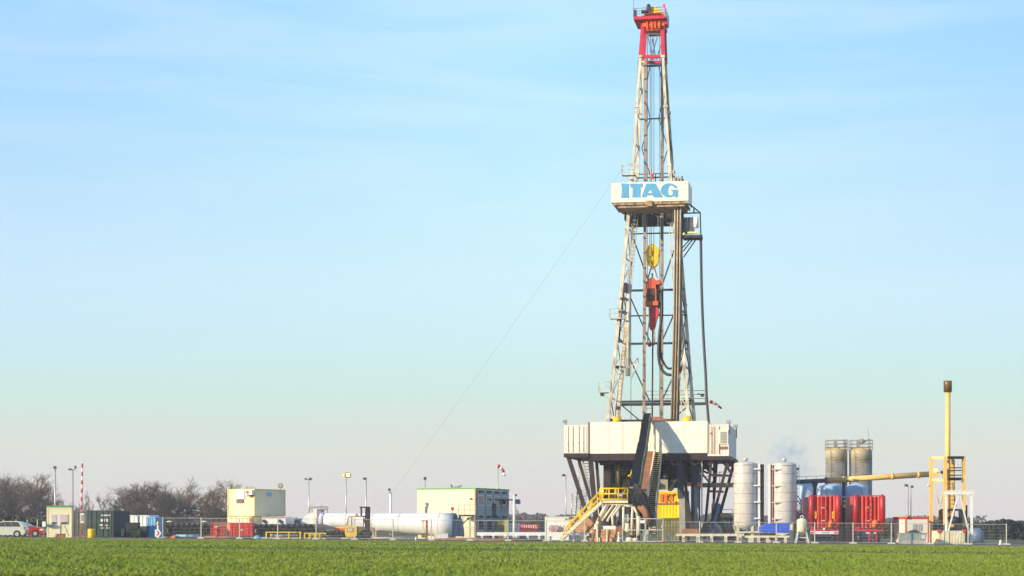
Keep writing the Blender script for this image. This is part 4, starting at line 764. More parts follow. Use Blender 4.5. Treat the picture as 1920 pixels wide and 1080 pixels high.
for px, lab, mt in ((104, 'round pale stone by the guard cabin front', conc), (116, 'brown planter box at the guard cabin door', brown)):
    F = Frame(px, 189); single('stone' if px == 104 else 'planter', lab, 'stone' if px == 104 else 'planter', F, Mesh().ball((0, 0, gz(F.X) + .18), .24, (1.2, 1, 1)) if px == 104 else Mesh().box(-.3, .3, -.2, .2, gz(F.X), gz(F.X) + .32).box(-.34, .34, -.24, .24, gz(F.X) + .32, gz(F.X) + .38), mt, 0, 0)
t, F = Th('notice_sign', 'small white notice on a brown post beside the guard cabin', 'sign', 82, 190); t.add('post', Mesh().beam((0, 0, gz(F.X)), F.q(82, 985), .12), brown); t.add('board', fbox(F, 79, 85.5, 978, 987.5, -.1, -.06), cool)
t, F = Th('barrier', 'raised red and white striped barrier pole standing right of the guard cabin', 'barrier', 153.5, 190.5); g = gz(F.X)
a, b = Vector(F.q(152.8, 959)), Vector(F.q(154.4, 864)); bo = t.add('boom', Mesh().tube([a, b], [.085, .07], 10), cool)
for i in range(6): p = a.lerp(b, .04 + i * .165); p2 = a.lerp(b, .04 + i * .165 + .083); t.add('red_band', Mesh().tube([p, p2], .092 - i * .0025, 10), red, parent=bo)
hs = t.add('housing', fbox(F, 150.5, 157.5, 962, 981, -.25, .25), pale); t.add('housing_panel', fbox(F, 152, 156, 965, 977, -.28, -.255), grey, parent=hs)
t.add('counterweight', fbox(F, 151, 154.5, 981.2, 1004, -.2, .2), brown); t.add('post', fbox(F, 154.7, 157, 981.2, 1006.5, -.1, .1), pale); t.add('base', Mesh().box(-.7, .7, -.5, .5, g, g + .12), brown)
# green containers, drum, tents
t = container('grey green mesh sided container between guard cabin and barrier', 137, 162, 958, None, 200, 5, mat('mesh_grey', (.12, .11, .12), .7, var=.3), rot=8)
t = container('dark green shipping container with small white markings', 163, 212, 957, None, 197, 5.5, dgreen, rot=6, door=True)
m = Mesh(); F = t.F; rm = random.Random(5)
for y0, h_, x0, x1 in ((965, 2.4, 190, 207), (973, 5, 189, 193), (973, 5, 195.5, 197), (973, 5, 199, 203.5), (983, 3, 187, 193), (984, 2, 198, 204), (989, 2, 189, 195), (989, 2, 199, 205)):
    x = x0
    while x < x1: w = rm.uniform(.8, 2); fbox(F, x, min(x + w, x1), y0, y0 + h_, -.105, -.10, m); x += w + .5
t.add('marking', m, cool, parent=t.body)
t = container('plain dark container behind the green marked one', 211, 224, 960, None, 204, 3, mat('dark_blue_grey', (.07, .08, .10), .6), rot=6)
F = Frame(171.5, 188.5); g = gz(F.X); single('yellow_drum', 'yellow drum standing in front of the dark green container', 'drum', F, Mesh().lathe(0, 0, [(.33, g), (.36, g + .03), (.35, g + .25), (.37, g + .28), (.35, g + .31), (.35, g + .55), (.37, g + .58), (.35, g + .61), (.35, g + .86), (.33, g + .87)], 24), yellow, 0, 0)
for lab, a, b, top, bot in (('white ribbed tent hall left of its twin behind the dark bins', 236, 258, 968, 981), ('white ribbed tent hall beside the light blue container', 260, 281, 968, 987)):
    F = Frame(a, 215, 5); u = F.q(b, 0)[0]; z0 = gz(F.X) - .02; z1 = F.q(a, top)[2]; t = Thing('storage_tent', lab, 'tent', F, 0, 0, group='white storage tents'); t.add('cover', container_mesh(0, u, 0, 4, z0, z1, .05, .35), cool); t.add('roof', Mesh().poly([(-.05, z1), (u + .05, z1), (u * .8, z1 + .12), (u * .2, z1 + .12)], -.05, 4), cool)
t = container('light blue container at the end of the white tents', 276, 291, 969, None, 205, 3, lblue, rot=6)
for i, (px0, px1, top, lab) in enumerate(((226, 234, 992, 'small dark waste bin at the left end of the row of bins'), (235, 259, 981, 'wide dark skip in front of the left white tent'), (243, 262, 993, 'low dark green bin with teal lid in front of the wide skip'), (262, 276, 988, 'dark green bin in front of the right white tent'))):
    t, F = Th('skip', lab, 'skip', (px0 + px1) / 2, 196 - (2 if i == 2 else 0), group='dark bins by the tents'); u0, u1 = F.q(px0, 0)[0], F.q(px1, 0)[0]; g = gz(F.X); z1 = F.q(px0, top)[2]
    t.add('body', Mesh().poly([(u0 + .12, g + .08), (u1 - .12, g + .08), (u1, z1), (u0, z1)], 0, 1.2), (dgreen, mat('skip_black', (.03, .03, .035), .6), olive, dgreen)[i]); t.add('lid', Mesh().box(u0 - .04, u1 + .04, -.04, 1.24, z1 + .003, z1 + .07), teal)
    for u in (u0 + .2, u1 - .2): t.add('wheel', Mesh().tube([(u, -.02, g + .08), (u, .1, g + .08)], .08, 10), black)
t, F = Th('marker_post', 'white post with yellow cap beside the first fence panel', 'post', 296, 189.3); g = gz(F.X); t.add('post', Mesh().beam((0, 0, g), F.q(296, 984), .14), cool); t.add('cap', Mesh().lathe(0, 0, [(.13, F.q(296, 984)[2]), (.13, F.q(296, 981)[2]), (.03, F.q(296, 977)[2])], 10), yellow)
t, F = Th('direction_sign', 'white sign with red chevron at the foot of the yellow capped post', 'sign', 297, 188.8); a = F.q(290.5, 1006.5); b = F.q(302.5, 993)
bd = t.add('board', Mesh().poly([(a[0], a[2]), (b[0] - .22, a[2]), (b[0], (a[2] + b[2]) / 2), (b[0] - .22, b[2]), (a[0], b[2])], -.03, .03), cool); cx = (a[0] + b[0]) / 2; cz = (a[2] + b[2]) / 2
t.add('chevron', Mesh().poly([(cx - .18, cz - .22), (cx, cz - .22), (cx + .16, cz), (cx, cz + .22), (cx - .18, cz + .22), (cx, cz)], -.045, -.032), red, parent=bd)

# floodlight masts: px, top py, depth, [heads (dx px, dy px, w px, h px)], pole material, radius, label, base py (None: ground)
def mast(px, py, D, heads, pm_, r, lab, lit=False, base=None, arm=True, lean=0):
    t, F = Th('light_mast', lab, 'light mast', px, D, group='floodlight masts'); g = gz(F.X) if base is None else F.q(px, base)[2]; top = Vector(F.q(px + lean, py))
    t.add('pole', Mesh().tube([(0, 0, g), top], [r * 1.15, r * .8], 8), pm_)
    if len(heads) > 1: t.add('crossarm', Mesh().beam(F.q(px + min(h[0] for h in heads), py), F.q(px + max(h[0] for h in heads), py), .07), dark)
    for dx, dy, w, h_ in heads:
        c = Vector(F.q(px + dx + lean, py + dy)); w_, hh = w / FPX * D / 2, h_ / FPX * D / 2
        m = Mesh(); m.poly([(c.x - w_, c.z - hh * .4), (c.x - w_ * .7, c.z - hh), (c.x + w_ * .8, c.z - hh), (c.x + w_, c.z + hh * .3), (c.x + w_ * .5, c.z + hh), (c.x - w_ * .8, c.z + hh)], -.12, .12)
        hd = t.add('lamp_head', m, grey if not lit else dark); t.add('lens', Mesh().box(c.x - w_ * .65, c.x + w_ * .65, -.14, -.122, c.z - hh * .7, c.z + hh * .7), glass if not lit else glow, parent=hd)
    return t
mast(103.5, 878, 205, [(-.5, -1.5, 6, 6)], galv, .09, 'single headed tall mast rising behind the guard cabin')
mast(136.5, 881, 208, [(-5, -1, 7, 4), (5, -5, 3.5, 6)], grey, .08, 'twin headed mast between guard cabin and barrier pole')
mast(579, 899, 222, [(-6, -1, 3.5, 4), (3, -1, 7, 5)], galv, .07, 'twin headed mast left of the lit lamp mast')
mast(649, 891, 218, [(-5.5, 0, 6, 6), (3.5, -.5, 11, 10)], galv, .07, 'mast with two glowing orange lamps above the white tube', lit=True)
mast(686.5, 899, 214, [(-2.5, -1.5, 8, 5)], galv, .08, 'single headed mast directly behind the forklift', arm=False)
mast(731, 918, 212, [(-1, 0, 5.5, 5)], grey, .07, 'short lamp fixed on the thick white tube post near the guy wire', base=925)
F = Frame(732.5, 212.2); single('white_tube_post', 'thick white tube post holding the short lamp near the guy wire', 'post', F, Mesh().lathe(0, 0, [(.14, gz(F.X)), (.14, F.q(732, 925)[2]), (.05, F.q(732, 924)[2])], 12), cool, 0, 0)
mast(797, 899, 235, [(0, -2, 6.5, 6.5)], grey, .05, 'square headed lamp mast behind the left end of the office building')
mast(855, 913, 240, [(-9, -3, 3, 3.5), (-8, 0, 3, 3), (9, -2.5, 3, 3), (5, 0, 3, 3)], galv, .06, 'four headed lamp cluster behind the office building roof')
mast(1061, 892, 230, [(-4, -1, 8, 4.5)], galv, .06, 'single headed mast standing left of the rig substructure')
t_ = mast(964, 929, 208, [(3.5, -.5, 5, 4.5)], cool, .14, 'short white tube mast with small lamp right of the windsock')
mast(1494.5, 881, 215, [(0, -2, 8, 5)], dark, .05, 'dark lamp mast beside the right white tank')
mast(1703, 911, 212, [(-4, -1, 7, 5)], grey, .05, 'front mast of the close pair near the flare stack')
mast(1708, 913, 216, [(2, -.5, 6, 5)], grey, .05, 'rear mast of the close pair near the flare stack')
F = Frame(526, 222); t = Thing('site_mirror', 'round dark dish on a thin pole right of the cream container', 'dish', F, 0, 0); t.add('pole', Mesh().tube([(0, .1, gz(F.X)), F.q(526, 912, .1)], .04, 6), galv)
cz = F.q(526, 911)[2]; d_ = t.add('dish', Mesh().tube([(0, -.05, cz), (0, .05, cz)], .29, 20, sm=False), mat('dish_grey', (.16, .14, .14), .4)); t.add('dish_face', Mesh().tube([(0, -.08, cz), (0, -.052, cz)], .2, 16, sm=False), mat('dish_pale', (.45, .38, .36), .4), parent=d_)

# big black pipes stacked with their ends to the field
pend = mat('pipe_black', (.012, .012, .016), .4, var=.3, spec=.5)
prim = mat('pipe_rim', (.055, .045, .06), .5, var=.3)
def pipes(px0, n, rows, r, D, length, where, group, base=0):
    F = Frame(px0, D); g = gz(F.X + n * r)
    proto = Mesh().hollow((0, 0), r * .97, r * .84, .03, length, 18); pr = None
    for j in range(rows):
        for i in range(n - (j % 2)):
            rowname = {0: 'bottom', rows - 1: 'top'}.get(j, 'middle')
            lab = f'{ordinal(i) if i < 13 else "last"} black pipe end from the left in the {rowname} row {where}'
            o = single('steel_pipe', lab, 'pipe', F, proto, pend, 0, 0, z=0, group=group) if pr is None else pr.copy()
            if pr is None: pr = o
            else: COL.objects.link(o); o['label'] = lab
            if pr is o: rim_ = make('rim', Mesh().hollow((0, 0), r, r * .88, -.03, .028, 18), prim); rim_.parent = o
            else: rm_ = rim_.copy(); COL.objects.link(rm_); rm_.parent = o
            x = F.X + r + i * 2 * r * 1.03 + (r * 1.03 if j % 2 else 0); o.location = (x, D + random.uniform(-.15, .15), gz(F.X) + base + r + j * r * 1.76)
pipes(309, 9, 3, .265, 196, 9, 'behind the first fence panel', 'black pipes stacked left of the red cage')
pipes(475, 12, 3, .265, 196, 9, 'between red skip and forklift', 'black pipes stacked right of the red skip')
pipes(592, 7, 1, .25, 195, 6, 'under the sloping tarpaulin', 'black pipes under the tarpaulin', base=.3)
F = Frame(590, 195); single('tarpaulin', 'dark sloping tarpaulin over the low pipe row left of the forklift', 'tarpaulin', F, Mesh().poly([(lambda p: (p[0], p[2]))(F.q(x, y)) for x, y in ((588, 984), (600, 983), (628, 989), (628, 993), (590, 991))], 0, 4), mat('tarp', (.10, .09, .11), .5, var=.3), 0, 0)
F = Frame(340, 196); m = Mesh()
for x in (308, 345, 376): m.box(F.q(x, 0)[0], F.q(x, 0)[0] + .12, .5, .62, gz(F.X), F.q(x, 977)[2])
single('pipe_rack', 'dark upright rack posts between the stacked black pipes', 'rack', F, m, dark, 0, 0)
for px, lab in ((318, 'white rag lying on top of the first pipe stack'), (383, 'white rag lying on the pipe stack beside the red cage')): F = Frame(px, 196.5); single('rag', lab, 'cloth', F, Mesh().ball((0, 0, F.q(px, 978)[2]), .16, (1.8, 1, .5)), cool, 0, 0, z=F.q(px, 979)[2])
# red cage, drum, red skip
t, F = Th('red_cage', 'open red steel cage between the pipes and the red skip', 'cage', 409, 194); g = gz(F.X); u0, u1 = F.q(395.5, 0)[0], F.q(424, 0)[0]; z1 = F.q(400, 980)[2]; m = Mesh()
for u in (u0, u0 + .45, u0 + 1.0, u1 - .25, u1):
    for v in (0, 1.5): m.beam((u, v, g), (u, v, z1), .07)
for z in (g + .05, g + .5, g + 1.0, z1):
    for v in (0, 1.5): m.beam((u0, v, z), (u1, v, z), .06)
    for u in (u0, u1): m.beam((u, 0, z), (u, 1.5, z), .06)
t.add('frame', m, red)
F = Frame(408, 194.7); g = gz(F.X) + .1; t = Thing('red_drum', 'red drum with pale top band inside the red cage', 'drum', F, 0, 0, z=g); t.add('barrel', Mesh().lathe(0, 0, [(.3, g), (.32, g + .3), (.3, g + .34), (.32, g + .7), (.3, g + .95)], 18), red); t.add('lid', Mesh().lathe(0, 0, [(.31, g + .952), (.31, g + 1.08), (.2, g + 1.12)], 18), pale)
t, F = Th('red_skip', 'bright red closed skip below the cream containers', 'skip', 451, 193.5); g = gz(F.X)
for i, (a, b) in enumerate(((430, 445.5), (447, 473))):
    p = t.add('body' if i == 0 else 'bin', fbox(F, a, b, 981, 1007, 0, 1.9), red); t.add('rim', fbox(F, a - .6, b + .6, 980, 981.8, -.06, 1.96), red, parent=p); m = Mesh()
    for k in (.3, .7): x = a + (b - a) * k; fbox(F, x, x + .7, 984, 1005, -.05, -.005, m)
    t.add('rib', m, crim, parent=p)
t.add('handle', fbox(F, 450, 456, 993, 994.4, -.09, -.055), cool)
# cream stacked containers
t = container('upper cream container with air conditioner, set on a lower cream one', 427, 477, 917, 967.5, 206, 6.06, mat('cream_container', (.82, .74, .50), .5, var=.04, dirt=.2, dirtcol=(.5, .38, .2)), mat('cream_frame', (.78, .60, .22), .5), rot=25)
F = t.F; t.add('panel', fbox(F, 443, 458, 918.5, 935.5, -.08, -.05), cool, parent=t.body); t.add('window', fbox(F, 443, 456, 936, 943, -.09, -.05), mat('window_dark', (.16, .09, .10), .3), parent=t.body)
ac = t.add('air_conditioner', fbox(F, 460, 472, 919, 928, -.5, -.05), white); cc = F.q(464, 923, -.5); t.add('fan', Mesh().tube([(cc[0], -.53, cc[2]), (cc[0], -.505, cc[2])], .17, 14, sm=False), brown, parent=ac); t.add('bracket', fbox(F, 463, 468, 928.2, 930.5, -.4, -.05), brown, parent=ac)
m = Mesh(); m.box(t.u1 + .05, t.u1 + .055, 2.4, 3.3, t.z1 - .75, t.z1 - .35); t.add('logo_patch', m, lblue, parent=t.body)
t = container('lower cream container carrying the upper one with air conditioner', 427, 472, 968.3, None, 206.2, 6.0, cream, rot=25, door=True)
single('round_hatch', 'rusty round hatch box at the corner of the lower cream container', 'box', t.F, fbox(t.F, 467, 473, 970, 979, -.3, -.1), brown, t.F.q(470, 0, -.2)[0], -.2, z=t.F.q(470, 979, -.3)[2])
t = container('white trailer box with dark openings behind the right pipe stack', 492, 535, 970, None, 202, 5, cool, rot=4, name='trailer_box', cat='trailer', ribbed=False)
for i in range(4): c = t.F.q(495 + i * 3 + (24 if i > 1 else 0), 977 + i % 2 * 2, -.04); t.add('opening', Mesh().tube([(c[0], -.06, c[2]), (c[0], -.04, c[2])], .18, 10, sm=False), dark)
t.add('roof_edge', fbox(t.F, 490, 537, 968.8, 970.3, -.1, -.03), mat('rose_edge', (.55, .36, .36)))
F = Frame(548, 210); t = Thing('grey_tank_trailer', 'grey trailer with hoses between white trailer box and white dome', 'trailer', F, 0, 0); t.add('body', fbox(F, 536, 566, 972, 1000, 0, 2.5), mat('grey_trailer', (.33, .33, .36), .5)); m = Mesh()
for i in range(4): m.tube([F.q(541 + i * 5, 974, -.1), F.q(545 + i * 5, 979, -.3), F.q(551 + i * 4, 981, -.1)], .05, 5)
t.add('hose', m, dark)
# yellow racks, blue tubes and ground clutter in front of the pipes
for px0, px1, y0, lab in ((498, 564, 998, 'long low yellow rack in front of the black pipes'), (570, 610, 1000, 'shorter low yellow rack right of the long one')):
    t, F = Th('yellow_rack', lab, 'rack', (px0 + px1) / 2, 191.2, group='low yellow racks'); g = gz(F.X); a = F.q(px0, y0); b = F.q(px1, y0)
    t.add('top_rail', Mesh().beam((a[0], 0, a[2]), (b[0], 0, b[2]), .12).beam((a[0], 1, a[2]), (b[0], 1, b[2]), .12), yellow)
    for u in np.linspace(a[0] + .06, b[0] - .06, 4 if px1 - px0 > 50 else 5):
        t.add('leg', Mesh().box(u - .07, u + .07, -.07, .07, g, a[2] - .05), yellow)
    t.add('lower_rail', Mesh().beam((a[0], .1, g + .1), (b[0], .1, g + .1), .14), conc); t.add('load', Mesh().tube([(a[0] + .4, .5, g + .35), (b[0] - .3, .5, g + .35)], .12, 8), pale)
F = Frame(352, 191.5); g = gz(F.X); single('blue_tube', 'light blue tube lying before the first pipe stack', 'tube', F, Mesh().tube([F.q(330, 1005), F.q(378, 1004.5)], .13, 8).beam(F.q(331, 1003.2), F.q(345, 1003.2), .1), lblue, 0, 0)
F = Frame(324, 191); single('orange_cone_heap', 'orange folded barrier lying at the end of the blue tube', 'barrier', F, Mesh().poly([(lambda p: (p[0], p[2]))(F.q(x, y)) for x, y in ((319, 1009), (321, 1005), (328, 1003), (330, 1005), (327, 1009))], -.2, .3), orange, 0, 0)
F = Frame(482, 192); single('blue_dome_cover', 'small light blue domed cover right of the red skip', 'cover', F, Mesh().ball((0, 0, gz(F.X) + .05), .35, (1, 1, .9)).box(.4, .9, -.2, .2, gz(F.X), gz(F.X) + .2), lblue, 0, 0)
for px0, px1, y, r, mt, lab in ((382, 470, 1006.5, .12, brown, 'brown timber beam on the ground before the red cage'), (606, 648, 1005, .14, teal, 'dark teal tube lying left of the forklift'), (640, 672, 1009.5, .09, conc, 'pale plank lying before the forklift counterweight'), (700, 762, 1009, .1, conc, 'pale plank lying before the long white tube')):
    F = Frame((px0 + px1) / 2, 191); single('ground_beam', lab, 'beam', F, Mesh().tube([F.q(px0, y), F.q(px1, y)], r, 6), mt, 0, 0)

# white wind turbine style dome and tapered tube
t, F = Th('nacelle', 'white domed machine house with railings on top, left of the long tube', 'machine house', 592, 205.5); g = gz(F.X)
m = Mesh(); prof = [(564, 981), (566, 975), (571, 968), (578, 963), (588, 961), (612, 961), (612, 1002), (570, 1002), (566, 992)]
m.poly([(lambda p: (p[0], p[2]))(F.q(x, y)) for x, y in prof], 0, 3.2); t.add('shell', m, cool)
m = Mesh(); m.rail([F.q(580, 961, .4), F.q(614, 961, .4), F.q(614, 961, 2.5), F.q(580, 961, 2.5), F.q(580, 961, .4)], .6, .035, (1, .5), step=.7)
for x in (585, 602): m.tube([F.q(x, 961, .6), F.q(x, 946, .6)], .04, 5)
m.box(F.q(590, 0, .5)[0], F.q(606, 0, .5)[0], .5, 1.6, F.q(590, 961)[2], F.q(590, 956)[2]); m.beam(F.q(580, 952, .4), F.q(617, 953, .4), .1); t.add('roof_railing', m, grey)
t.add('hatch_fin', fbox(F, 587, 594, 954, 1002, -.35, -.02), white)
t, F = Th('tower_section', 'long white tapered tube lying on the ground behind the forklift', 'tube section', 730, 203); g = gz(F.X)
def ring(x, ytop, ybot, vv): a = F.q(x, ytop, vv); b = F.q(x, ybot, vv); return (a[0], vv, (a[2] + b[2]) / 2), (a[2] - b[2]) / 2
# slightly turned so that its wide right end face shows
ax = []
for i in range(11):
    tt = i / 10; c, r = ring(601 + (850 - 601) * tt, 962 - 0 * tt, 988 + 20 * tt, 1.6 - 3.0 * tt); ax.append((c, r))
m = Mesh(); m.tube([c for c, r in ax], [r for c, r in ax], 40); tb = t.add('shell', m, cool)
m = Mesh(); c, r = ax[0]; m.tube([c, ax[1][0]], [r * 1.03, ax[1][1] * 1.03], 40, cap=False); m2_ = Mesh()
d_ = (Vector(ax[1][0]) - Vector(ax[0][0])).normalized(); c0 = Vector(ax[0][0]); m2_.tube([c0, c0 + d_ * .5], [r * 1.04, r * 1.05], 40); t.add('collar', m2_, mat('collar_lilac', (.45, .45, .62), .5), parent=tb)
c, r = ax[-1]; c = Vector(c); d_ = (c - Vector(ax[-2][0])).normalized(); t.add('end_flange', Mesh().tube([c, c + d_ * .22], [r * 1.01, r * .99], 40), navy, parent=tb)  # shaded end face of the tube, shade given as slate blue
for tt in (.22, .45, .68, .9): a, ra = ax[int(tt * 10)]; b, rb = ax[int(tt * 10) + 1]; p = Vector(a); dd = (Vector(b) - p).normalized(); t.add('ring_seam', Mesh().tube([p, p + dd * .09], ra * 1.008, 40, cap=False), mat('ring_grey', (.5, .47, .44), .5), parent=tb)
m = Mesh(); 
for i in range(10): a, ra = ax[i]; b, rb = ax[i + 1]; m.tube([Vector(a) + Vector((0, -ra * .78, ra * .66)), Vector(b) + Vector((0, -rb * .78, rb * .66))], .03, 4)
t.add('seam', m, pale, parent=tb)
m = Mesh(); m.box(F.q(700, 0)[0], F.q(708, 0)[0], -2, 3, g - .02, F.q(700, 996)[2]); m.box(F.q(815, 0)[0], F.q(840, 0)[0], -2.6, -1.0, g - .02, F.q(815, 1001)[2]); t.add('cradle', m, conc, split=True)
F = Frame(855, 201); 
for i, (x0, x1, yt, lab) in enumerate(((846, 858, 961, 'curved end cap in painted blue shade leaning at the end of the long tube'), (857, 870, 965, 'second end cap in painted blue shade beside the steel stair'))):
    pts = [F.q(x0 + (x1 - x0) * (.5 - .5 * math.cos(a) if 0 else (math.sin(a) ** .8 if False else a / math.pi)), 1006 - (1006 - yt) * (1 - abs(2 * a / math.pi - 1 + (.25 if i == 0 else -.25)) ** 2.2), 0) for a in np.linspace(0, math.pi, 13)]
    pts = ([F.q(845, 1006), F.q(846, 972), F.q(849, 961), F.q(852, 967), F.q(855, 978), F.q(857.5, 992), F.q(858, 1006)], [F.q(856.5, 1006), F.q(857, 977), F.q(861, 965), F.q(865, 971), F.q(868, 984), F.q(870, 995), F.q(870.5, 1006)])[i]
    oldp = [F.q(x0, 1006), F.q(x0 + .5, 985), F.q(x0 + 2, 970), F.q(x0 + 4 + i * 2, yt), F.q(x0 + 7 + i * 2, 967), F.q(x1 - 1.5, 980), F.q(x1, 995), F.q(x1 + 1, 1006)]
    single('end_cap', lab, 'end cap', F, Mesh().poly([(p[0], p[2]) for p in pts], i * .5, i * .5 + .35), navy, F.q(x0, 0)[0], i * .5)  # tube ends with their shade put into the slate blue
t, F = Th('prop_stand', 'rusty steel prop standing before the wide end of the tube', 'prop', 796, 197); g = gz(F.X)
t.add('upright', fbox(F, 791.5, 795, 977, 1003, 0, .3), pale); t.add('upright', fbox(F, 798, 802, 977, 1003, .1, .5), brown); t.add('head', fbox(F, 789.5, 803, 975.5, 977, -.05, .55), orange); t.add('base', fbox(F, 790, 801, 999, 1008, -.2, .6), olive)
# forklift
t, F = Th('forklift', 'yellow and dark forklift truck parked before the long white tube', 'forklift', 675, 194); g = gz(F.X); P2 = lambda pts: [(lambda p: (p[0], p[2]))(F.q(x, y)) for x, y in pts]
cwt = t.add('counterweight', Mesh().poly(P2(((646.5, 986), (669, 987), (669, 1004), (666, 1006.5), (649, 1006.5), (646.5, 1000))), 0, 2.0), yellow); m = Mesh()
for x in (652, 655.5, 658.5): fbox(F, x, x + 2.2, 990.5, 996.5, -.02, -.002, m)
m2_ = fbox(F, 650.5, 663, 989.5, 997.5, -.012, -.001); t.add('grille', m2_, mat('grille_red_brown', (.30, .07, .03)), parent=cwt); t.add('grille_slat', m, white, parent=cwt)
cab = Mesh()
for a, b in (((650, 986), (653.5, 969)), ((659, 986), (659.5, 969)), ((681.5, 987), (681.5, 969))):
    for v in (.1, 1.9): cab.beam(F.q(*a, v), F.q(*b, v), .09)
cab.poly(P2(((652.5, 968), (682, 968), (682, 969.6), (652.5, 969.6))), 0, 2.0); cb_ = t.add('cab_frame', cab, mat('cab_brown', (.24, .13, .08)))
m = Mesh(); m.poly(P2(((660.5, 971), (674.5, 971), (674.5, 985.5), (660.5, 985.5))), .12, .16); m.poly(P2(((675.5, 971), (680.5, 971), (680.5, 985.5), (675.5, 985.5))), .12, .16); m.poly(P2(((654, 971), (658.5, 971), (658, 985), (651.5, 985))), .12, .16); t.add('cab_glass', m, cabg, parent=cb_)
t.add('chassis', Mesh().poly(P2(((669, 987.5), (683, 987.5), (690, 996), (697, 999), (694, 1006), (669, 1006))), .1, 1.9), olive)
m = Mesh()
for v in (.3, 1.5): m.beam(F.q(685, 1004, v), F.q(686.5, 951, v), .14, .2)
m.beam(F.q(677.5, 969, .2), F.q(677.5, 951, .2), .16); m.beam(F.q(691, 1003, .1), F.q(691, 951, .1), .34); m.beam(F.q(674, 951, .1), F.q(693, 951, .1), .12); m.beam(F.q(680, 968, .1), F.q(690, 968, .1), .12); m.beam(F.q(683, 972, .1), F.q(690, 990, .1), .3)
t.add('mast', m, maroon)
for x, r in ((685, .52), (676, .38)):
    c = F.q(x, 0); w = t.add('tyre', Mesh().tube([(c[0], -.05, g + r), (c[0], .35, g + r)], r, 20, sm=False), black); t.add('rim', Mesh().tube([(c[0], -.08, g + r), (c[0], -.052, g + r)], r * .5, 14, sm=False), teal, parent=w)
m = Mesh(); m.beam(F.q(692, 990, -.1), F.q(701.5, 990, -.1), .08); m.beam(F.q(701.5, 990, -.1), F.q(702, 1009, -.1), .14); m.box(F.q(692, 0)[0], F.q(704, 0)[0], -.1, .1, g + .03, g + .1); t.add('fork_carriage', m, brown)
c = F.q(668.5, 965, .8); t.add('beacon', Mesh().lathe(c[0], .8, [(.14, c[2] - .12), (.12, c[2] + .05), (.05, c[2] + .12)], 12), orange); t.add('work_lamp', Mesh().ball(F.q(693, 965), .1), dark)
F = Frame(637, 196); t = Thing('orange_crate', 'orange slatted crate left of the forklift counterweight', 'crate', F, 0, 0); t.add('box', fbox(F, 627, 646, 988, 1005, 0, 1.2), mat('crate_pale_orange', (.80, .52, .25))); m = Mesh()
for a, b in ((629.5, 637), (639.5, 645.5)): fbox(F, a, b, 990, 999, -.02, -.002, m)
t.add('panel', m, orange)
# office building of stacked cabins
t = container('two storey cream office building with green roof edge behind the tube end', 783, 891.5, 918, 966, 215, 9.5, mat('office_cream', (.82, .76, .50), .5, var=.02), rot=22, name='office_building', cat='building', ribbed=False)
F = t.F; U = t.u1
t.add('roof', Mesh().box(-.08, U + .08, -.08, 9.58, t.z1 + .004, t.z1 + .14), green)
t.add('lower_storey', Mesh().box(.02, U - .02, .02, 9.45, F.g(U, 0) - .1, t.z0 - .004), mat('office_lower', (.62, .56, .36), .5))
t.add('yellow_wall', fbox(F, 865, 890, 968, 988, -.06, .0), cream); t.add('corner_post', Mesh().box(U - .1, U + .03, -.04, .1, F.g(U, 0), t.z1), mat('corner_rust', (.6, .22, .08)))
t.add('lamp', Mesh().ball(F.q(882, 935, -.15), .12), orange)
side_shade = mat('side_wall_shade', (.34, .42, .45), .5, var=.12); m = Mesh(); m.box(U + .03, U + .07, .15, 9.3, F.g(U, 0), t.z1 - .1); sw = t.add('side_wall', m, side_shade)  # side of the cream building, blue-grey to paint in its shade
m = Mesh()
for lev in (0, 1):
    zb_ = t.z1 - .25 - 2.7 * lev
    for k in range(4):
        v = .6 + k * 2.25
        w = t.add('side_window', Mesh().box(U + .075, U + .11, v, v + 1.5, zb_ - 1.5, zb_ - .35), cool, parent=sw); t.add('pane', Mesh().box(U + .112, U + .12, v + .1, v + 1.4, zb_ - 1.4, zb_ - .45), glass, parent=w)
        t.add('roof_vent', Mesh().box(U + .08, U + .25, v + .2, v + 1.1, zb_ - .1, zb_ + .08), dark, parent=sw)
        m.box(U + .075, U + .13, v - .25, v - .1, zb_ - 2.6, zb_)
t.add('side_pilaster', m, mat('pilaster_shade', (.30, .44, .55)), parent=sw)  # pilasters take the same painted shade as the side wall
t.add('awning', Mesh().box(U + .1, U + 1.1, 5.5, 10.2, t.z1 - 1.1, t.z1 - .98).box(U + .9, U + 1.1, 8.8, 10.3, t.z1 - 1.5, t.z1 - 1.1), navy, parent=sw)
t.add('side_door', Mesh().box(U + .11, U + .16, 4.6, 5.5, t.z1 - 3.0, t.z1 - 1.5), dark, parent=sw)
F2 = Frame(876, 211); t = Thing('office_stair', 'outside steel stair and landing against the office building corner', 'stair', F2, 0, 0); a = F2.q(860, 966); b = F2.q(892, 964.5)
t.add('landing', Mesh().box(a[0], b[0], 0, 1.2, a[2] - .12, a[2] + .06), maroon); t.add('railing', Mesh().rail([(a[0], 0, a[2]), (a[0] + .6, 0, a[2]), (b[0], 0, a[2])], 1.1, .03, (1, .5), step=.7).beam(F2.q(853, 966), F2.q(861, 952), .05), rusty)
t.add('flight', Mesh().beam(F2.q(880, 970), F2.q(862, 988), .12).beam(F2.q(862, 970), F2.q(869, 985), .05), maroon); m = Mesh()
for x in (881.5, 868, 890): m.beam(F2.q(x, 966), (F2.q(x, 0)[0], 0, gz(F2.X)), .12)
t.add('post', m, grey)
F = Frame(848.5, 206); single('heart_sign', 'small red sign standing above the tube end', 'sign', F, Mesh().poly([(lambda p: (p[0], p[2]))(F.q(x, y)) for x, y in ((845.5, 951), (851.5, 951), (851.5, 955), (848.5, 959), (845.5, 955))], -.02, .02).beam(F.q(848.5, 959), F.q(848.5, 966), .05), crim, 0, 0, z=F.q(848, 966)[2])
